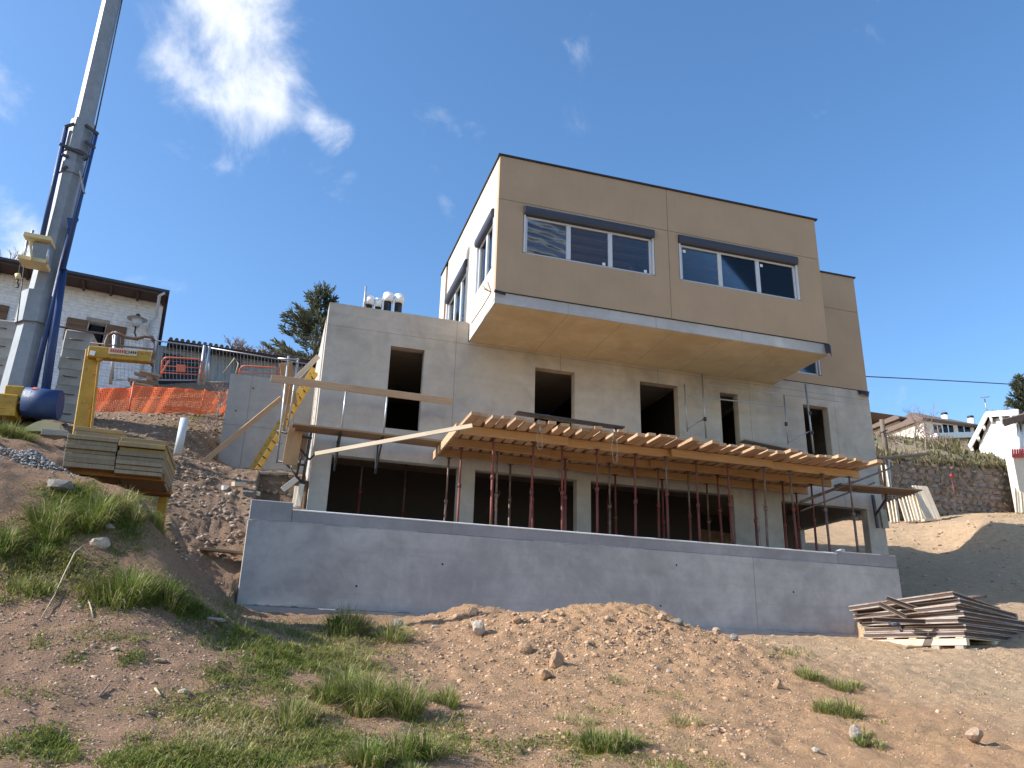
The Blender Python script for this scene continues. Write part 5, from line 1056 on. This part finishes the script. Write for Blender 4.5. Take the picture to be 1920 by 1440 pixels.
for c_ in P[ci]:
    if c_[1] > 14.5: continue
    m_ = rng.integers(25, 110); r_ = rng.uniform(.03, .14); CX.append(np.stack([c_[0]+rng.normal(0, r_, m_), c_[1]+rng.normal(0, r_, m_), np.full(m_, -r_)], 1))
nP = len(P); CX = np.concatenate(CX); P = np.concatenate([P, CX]); clump = np.concatenate([np.zeros(nP), -CX[:, 2]/.14]); P[:, 2] = gz(P[:, 0], P[:, 1])-.006
kk_ = ~((P[:, 0] > -.4) & (P[:, 1] > 15.4) & (P[:, 0] < 16.7) & (P[:, 1] < 25)); P = P[kk_]; clump = clump[kk_]
P = P[~((P[:, 0] > -.4) & (P[:, 1] > 15.4) & (P[:, 0] < 16.7) & (P[:, 1] < 25))]
n_ = len(P); hh = (.022+.06*rng.random(n_)**1.8)*np.clip(P[:, 1]/9, .55, 1.3)*(1+1.3*clump*rng.random(n_))*(1+.5*fbm(P[:, 0]*1.5, P[:, 1]*1.5, 17, 2)); tint = np.clip(.56+.4*fbm(P[:, 0]*.9, P[:, 1]*.9, 29, 3)+rng.normal(0, .17, n_), 0, 1)
put('short_grass', tri_mesh('short_grass', *blades(P, hh, .0022+.003*rng.random(n_), .55+.75*rng.random(n_), tint)), 'grass', kind='stuff')
def tuft(px, py, r, h, n_, label, hue=.3, up=.25, p=None):
    r *= 1.3; h *= 1.4; n_ = int(n_*1.5); c = Vector(p) if p else gpx(px, py); a = rng.uniform(0, 6.28, n_); rr = r*np.sqrt(rng.random(n_))*.55; ns_ = 5; sx_ = rng.normal(0, r*.42, ns_); sy_ = rng.normal(0, r*.3, ns_); sh_ = rng.uniform(.45, 1.1, ns_); sr_ = rng.uniform(.35, .8, ns_); si_ = rng.integers(0, ns_, n_); rr = rr*sr_[si_]; x = c.x+sx_[si_]+rr*np.cos(a); y = c.y+sy_[si_]+rr*np.sin(a)*.8; B = np.stack([x, y, gz(x, y)-.01], 1)-np.array(c)
    L = up+(rr/(r*.55)/sr_[si_])*.8+rng.normal(0, .22, n_); aa = a+rng.normal(0, .4, n_); lean_ = np.stack([np.cos(aa), np.sin(aa), 0*a, np.clip(L, .05, 1.25)], 1)
    hh = h*sh_[si_]*(.3+.85*rng.random(n_)**1.2); dead = rng.random(n_) < .2; tint = np.where(dead, rng.uniform(.8, 1, n_), np.clip(hue+.1+rng.normal(0, .2, n_), 0, .85))
    o = put('grass_tuft', tri_mesh('grass_tuft', *blades(B, hh, .0022+.0026*rng.random(n_), lean_, tint, .62)), 'grass', T(c)); return tag(o, label, 'grass', 'grass tufts on the slope')
tuft(150, 985, .42, .26, 1500, 'wide bright green grass tuft on the left mound below the yellow sheets', .22)
tuft(262, 1128, .40, .27, 1500, 'large dark green grass tuft in the middle of the left slope', .2)
tuft(5, 1040, .30, .24, 800, 'grass tuft cut by the left edge of the picture', .25)
tuft(255, 950, .26, .2, 700, 'grass tuft at the right rim of the left mound', .45)
tuft(655, 1190, .42, .30, 1300, 'grass tuft standing against the foot of the retaining wall', .45)
tuft(668, 1318, .42, .28, 1700, 'largest grass tuft left of the spoil heap, with drooping dry blades', .3)
tuft(565, 1352, .24, .17, 700, 'small light green grass tuft left of the largest one', .4)
tuft(745, 1432, .26, .17, 1100, 'bright green grass tuft at the bottom edge below the largest one', .22)
tuft(815, 1318, .2, .17, 380, 'sparse grass tuft on the left foot of the spoil heap', .4)
tuft(1150, 1400, .26, .14, 1000, 'bright green grass tuft at the bottom middle', .25)
tuft(1520, 1275, .3, .2, 700, 'grass tuft at the right end of the spoil heap', .4)
tuft(1570, 1335, .3, .16, 600, 'low grass tuft below the right end of the spoil heap', .4)
tuft(1625, 1400, .14, .1, 300, 'small grass tuft beside the upright whitish rock', .35)
tuft(30, 822, .5, .3, 1200, 'green grass tuft on the mound in front of the crane base', .3)
tuft(1290, 1360, .16, .12, 160, 'flattened pale grass tuft on the spoil heap', .85, .8)
tuft(1160, 1280, .13, .1, 90, 'thin pale grass tuft in the middle of the spoil heap', .8, .6)
tuft(1090, 1355, .16, .12, 140, 'flattened pale grass tuft above the bottom green tuft', .8, .7)
tuft(40, 1110, .18, .15, 350, 'dark grass tuft low on the left edge', .3)
# blade stalks, twigs
def twig(pts, r, label, mat='straw'): tag(wire('dry_stalk', [gpx(x, y)+Vector((0, 0, z)) for x, y, z in pts], r, mat, n=5), label, 'stalk')
twig([(78, 1160, .01), (100, 1125, .03), (118, 1090, .06), (135, 1062, .12), (150, 1052, .13), (163, 1058, .1)], .006, 'long bent pale stalk arching over the left slope')
twig([(703, 1338, .02), (730, 1334, .04), (752, 1326, .05), (766, 1316, .07)], .006, 'thin pale stalk on the shaded ground right of the largest tuft')
twig([(165, 1130, .01), (170, 1145, .02), (174, 1160, .01)], .007, 'short pale stalk below the bent stalk'); twig([(290, 1295, .01), (300, 1310, .02)], .01, 'short stick on bare earth at lower left'); twig([(185, 1312, .01), (203, 1293, .03)], .008, 'small dark stick on bare earth at lower left', 'twig')
M['dock'] = m_grass('dock_leaves', ((0, (.08, .14, .02)), (1, (.28, .22, .05))))
DP = thing('dock_plant', 'broad-leaved weed beside the tuft at the retaining wall', 'plant', gpx(640, 1192)); c = gpx(640, 1192)
for i, (dx, dz, w) in enumerate(((-.22, .2, .06), (-.1, .24, .07), (.1, .1, .05), (.05, -.02, .07), (.2, .16, .05), (-.16, .06, .06))):
    t0, t1 = c+Vector((0, 0, .02)), c+Vector((dx, -.1-.03*i, dz)); md = t0.lerp(t1, .55); s = Vector((-dz, .1, dx)).normalized()*w
    V = [t0, md-s+Vector((0, 0, .02)), t1, md+s+Vector((0, 0, .02)), md]; put('leaf', mesh('leaf', V, [(0, 1, 4), (1, 2, 4), (2, 3, 4), (3, 0, 4)]), M['dock'], None, DP)

# ------------------------------------------------------------------ trees and shrubs
def limb(parts, p, q, r0, r1, n=6): parts.append(xf(tubeVF(r0, r1, (q-p).length, n, False), axes(p, q)))
def conifer(base, Hh, R, label, seed, dens=1.):
    r = random.Random(seed); rg = np.random.default_rng(seed); t = thing('conifer', label, 'tree', base); parts = []; limb(parts, base, base+Vector((0, 0, Hh*.97)), Hh*.022, .02, 8)
    NP, ND = [], []
    z = Hh*.12
    while z < Hh*.985:
        f = (z/Hh); L = R*(1-f)**.85*r.uniform(.7, 1.15)+.12; nb = 5 if f < .85 else 3
        for b in range(nb):
            a = r.uniform(0, 6.28); d = Vector((math.cos(a), math.sin(a), r.uniform(-.1, .35))); p0 = base+Vector((0, 0, z)); pts = [p0+d*L*u+Vector((0, 0, L*.25*u*u)) for u in (0, .35, .7, 1)]
            for i in range(3): limb(parts, pts[i], pts[i+1], .03*(1-f)+.01-.004*i, .03*(1-f)+.008-.004*(i+1), 4)
            m = int((20+55*L)*dens); u = rg.uniform(.12, 1.03, m)[:, None]; C = np.array(p0)+np.array(d)*L*u+np.array([0, 0, 1])*(L*.25*u*u)
            side = np.array([-d.y, d.x, 0])*(rg.uniform(-1, 1, m)[:, None])*L*.20*(1.15-u)+rg.normal(0, .05, (m, 3)); NP.append(C+side); ND.append(np.array(d)*.6+side*1.2/max(L*.2, .05)*.5+rg.normal(0, .25, (m, 3))+[0, 0, .2])
        z += Hh*r.uniform(.03, .055)
    put('trunk', mesh('trunk', *joinVF(parts)), 'bark', None, t)
    P = np.concatenate(NP); D = np.concatenate(ND); D /= np.linalg.norm(D, axis=1)[:, None]; n_ = len(P); S = np.cross(D, rg.normal(0, 1, (n_, 3))); S /= np.linalg.norm(S, axis=1)[:, None]+1e-6; ln = rg.uniform(.16, .34, n_)[:, None]; w = rg.uniform(.025, .05, n_)[:, None]
    V = np.stack([P-S*w, P+S*w, P+D*ln+S*w*.5, P+D*ln-S*w*.5], 1).reshape(-1, 3); o = (np.arange(n_)*4)[:, None]; F = np.concatenate([o+[0, 1, 2], o+[0, 2, 3]], 1).reshape(-1, 3)
    put('crown', tri_mesh('needles', V-np.array(base)*0, F, np.repeat(rg.uniform(0, 1, n_), 4)), 'needle', None, t); return t
b = at(583, 720, 40); top = at(603, 535, 40); conifer(b, top.z-b.z, 2.5, 'dark conifer rising behind the shed roof', 3, .75)
b = at(1925, 830, 46); conifer(Vector((b.x+.6, b.y, b.z)), at(1925, 708, 46).z-b.z, 2.6, 'grey green conifer cut by the right picture edge', 5, 1.3)
def bare(base, Hh, label, seed, spread=.5, twigs=4, name='bare_tree', r0=.09, levels=5):
    r = random.Random(seed); parts = []; t = thing(name, label, 'tree' if name == 'bare_tree' else 'shrub', base)
    def grow(p, d, L, rad_, lv):
        q = p+d*L; limb(parts, p, q, rad_, rad_*.7, 5 if lv > 2 else 3)
        if lv == 0: return
        for _ in range(twigs if lv < levels else twigs+1):
            nd = (d+Vector((r.gauss(0, spread), r.gauss(0, spread), r.gauss(.12, spread*.6)))).normalized(); grow(p+d*L*r.uniform(.55, 1), nd, L*r.uniform(.55, .85), rad_*.62, lv-1)
    grow(Vector(base), Vector((r.gauss(0, .1), r.gauss(0, .1), 1)).normalized(), Hh*.3, r0, levels-1)
    put('branches', mesh('branches', *joinVF(parts)), 'twig', None, t)
for i, (px, yb, yt) in enumerate(((425, 690, 612), (452, 690, 616), (480, 692, 618), (505, 695, 628))):
    b = at(px, yb, 46); bare(b, (at(px, yt, 46).z-b.z)*1.0, ('leftmost', 'second', 'third', 'rightmost')[i]+' of the leafless trees behind the shed roof', 20+i, .5, 3, levels=6)
b = at(8, 560, 44); bare(b, 4.5, 'leafless tree behind the white house roof at the left edge', 31, .5, 3)
b = at(405, 800, 22.5); bare(b, 2.2, 'dry twiggy shrub left of the grey wing wall', 41, .45, 3, 'dry_shrub', .03, 6)
b = at(390, 830, 21.5); bare(b, 1.2, 'low dry shrub in front of the orange net', 42, .6, 3, 'dry_shrub', .02, 6)
for i, (px, py, hh) in enumerate(((1700, 855, 2.2), (1722, 856, 2.8), (1738, 858, 3.0), (1682, 856, 1.8), (1755, 860, 1.8), (1775, 862, 1.4))):
    b = at(px, py, 29.5+i*.4); b.z = float(hill_z(np.array([b.x]), np.array([b.y]))[0]); bare(b, hh, ('second', 'third', 'tallest', 'leftmost', 'fifth', 'rightmost')[i]+' bare twiggy shrub on the hill above the stone wall', 60+i, .5, 3, 'bare_shrub', .035, 6)
# scrub cover on the hill
n_ = 26000; X = rng.uniform(17, 46, n_); Y = 28.5+rng.random(n_)**1.3*26; Z = hill_z(X, Y); msk = fbm(X*.8, Y*.8, 55, 3) > -.15; X, Y, Z = X[msk], Y[msk], Z[msk]; n_ = len(X); hgt = .15+.9*np.clip(fbm(X*.6, Y*.6, 66, 2)+.25, 0, 1)*rng.random(n_)
B = np.stack([X, Y, Z], 1); V, F, tt = blades(B, hgt, .02+.03*rng.random(n_), .3+.7*rng.random(n_), np.clip(.55+.4*fbm(X*.5, Y*.5, 44, 2)+rng.normal(0, .2, n_), 0, 1)); put('hill_scrub', tri_mesh('hill_scrub', V, F, tt), 'scrub', kind='stuff')
n_ = 5000; X = rng.uniform(22, 35, n_); B = np.stack([X, 28.2+0*X, 9.1+(X-22)*.04+rng.normal(0, .05, n_)], 1); B2 = np.stack([rng.uniform(22.3, 35, 3000), 28.0+0*rng.random(3000), rng.uniform(6.3, 9.2, 3000)], 1)[:700]; B = np.concatenate([B, B2]); n_ = len(B)
V, F, tt = blades(B, .1+.35*rng.random(n_), .012+.02*rng.random(n_), .5+.8*rng.random(n_), np.clip(.7+rng.normal(0, .2, n_), 0, 1), 1.2); put('wall_weeds', tri_mesh('wall_weeds', V, F, tt), 'scrub', kind='stuff')
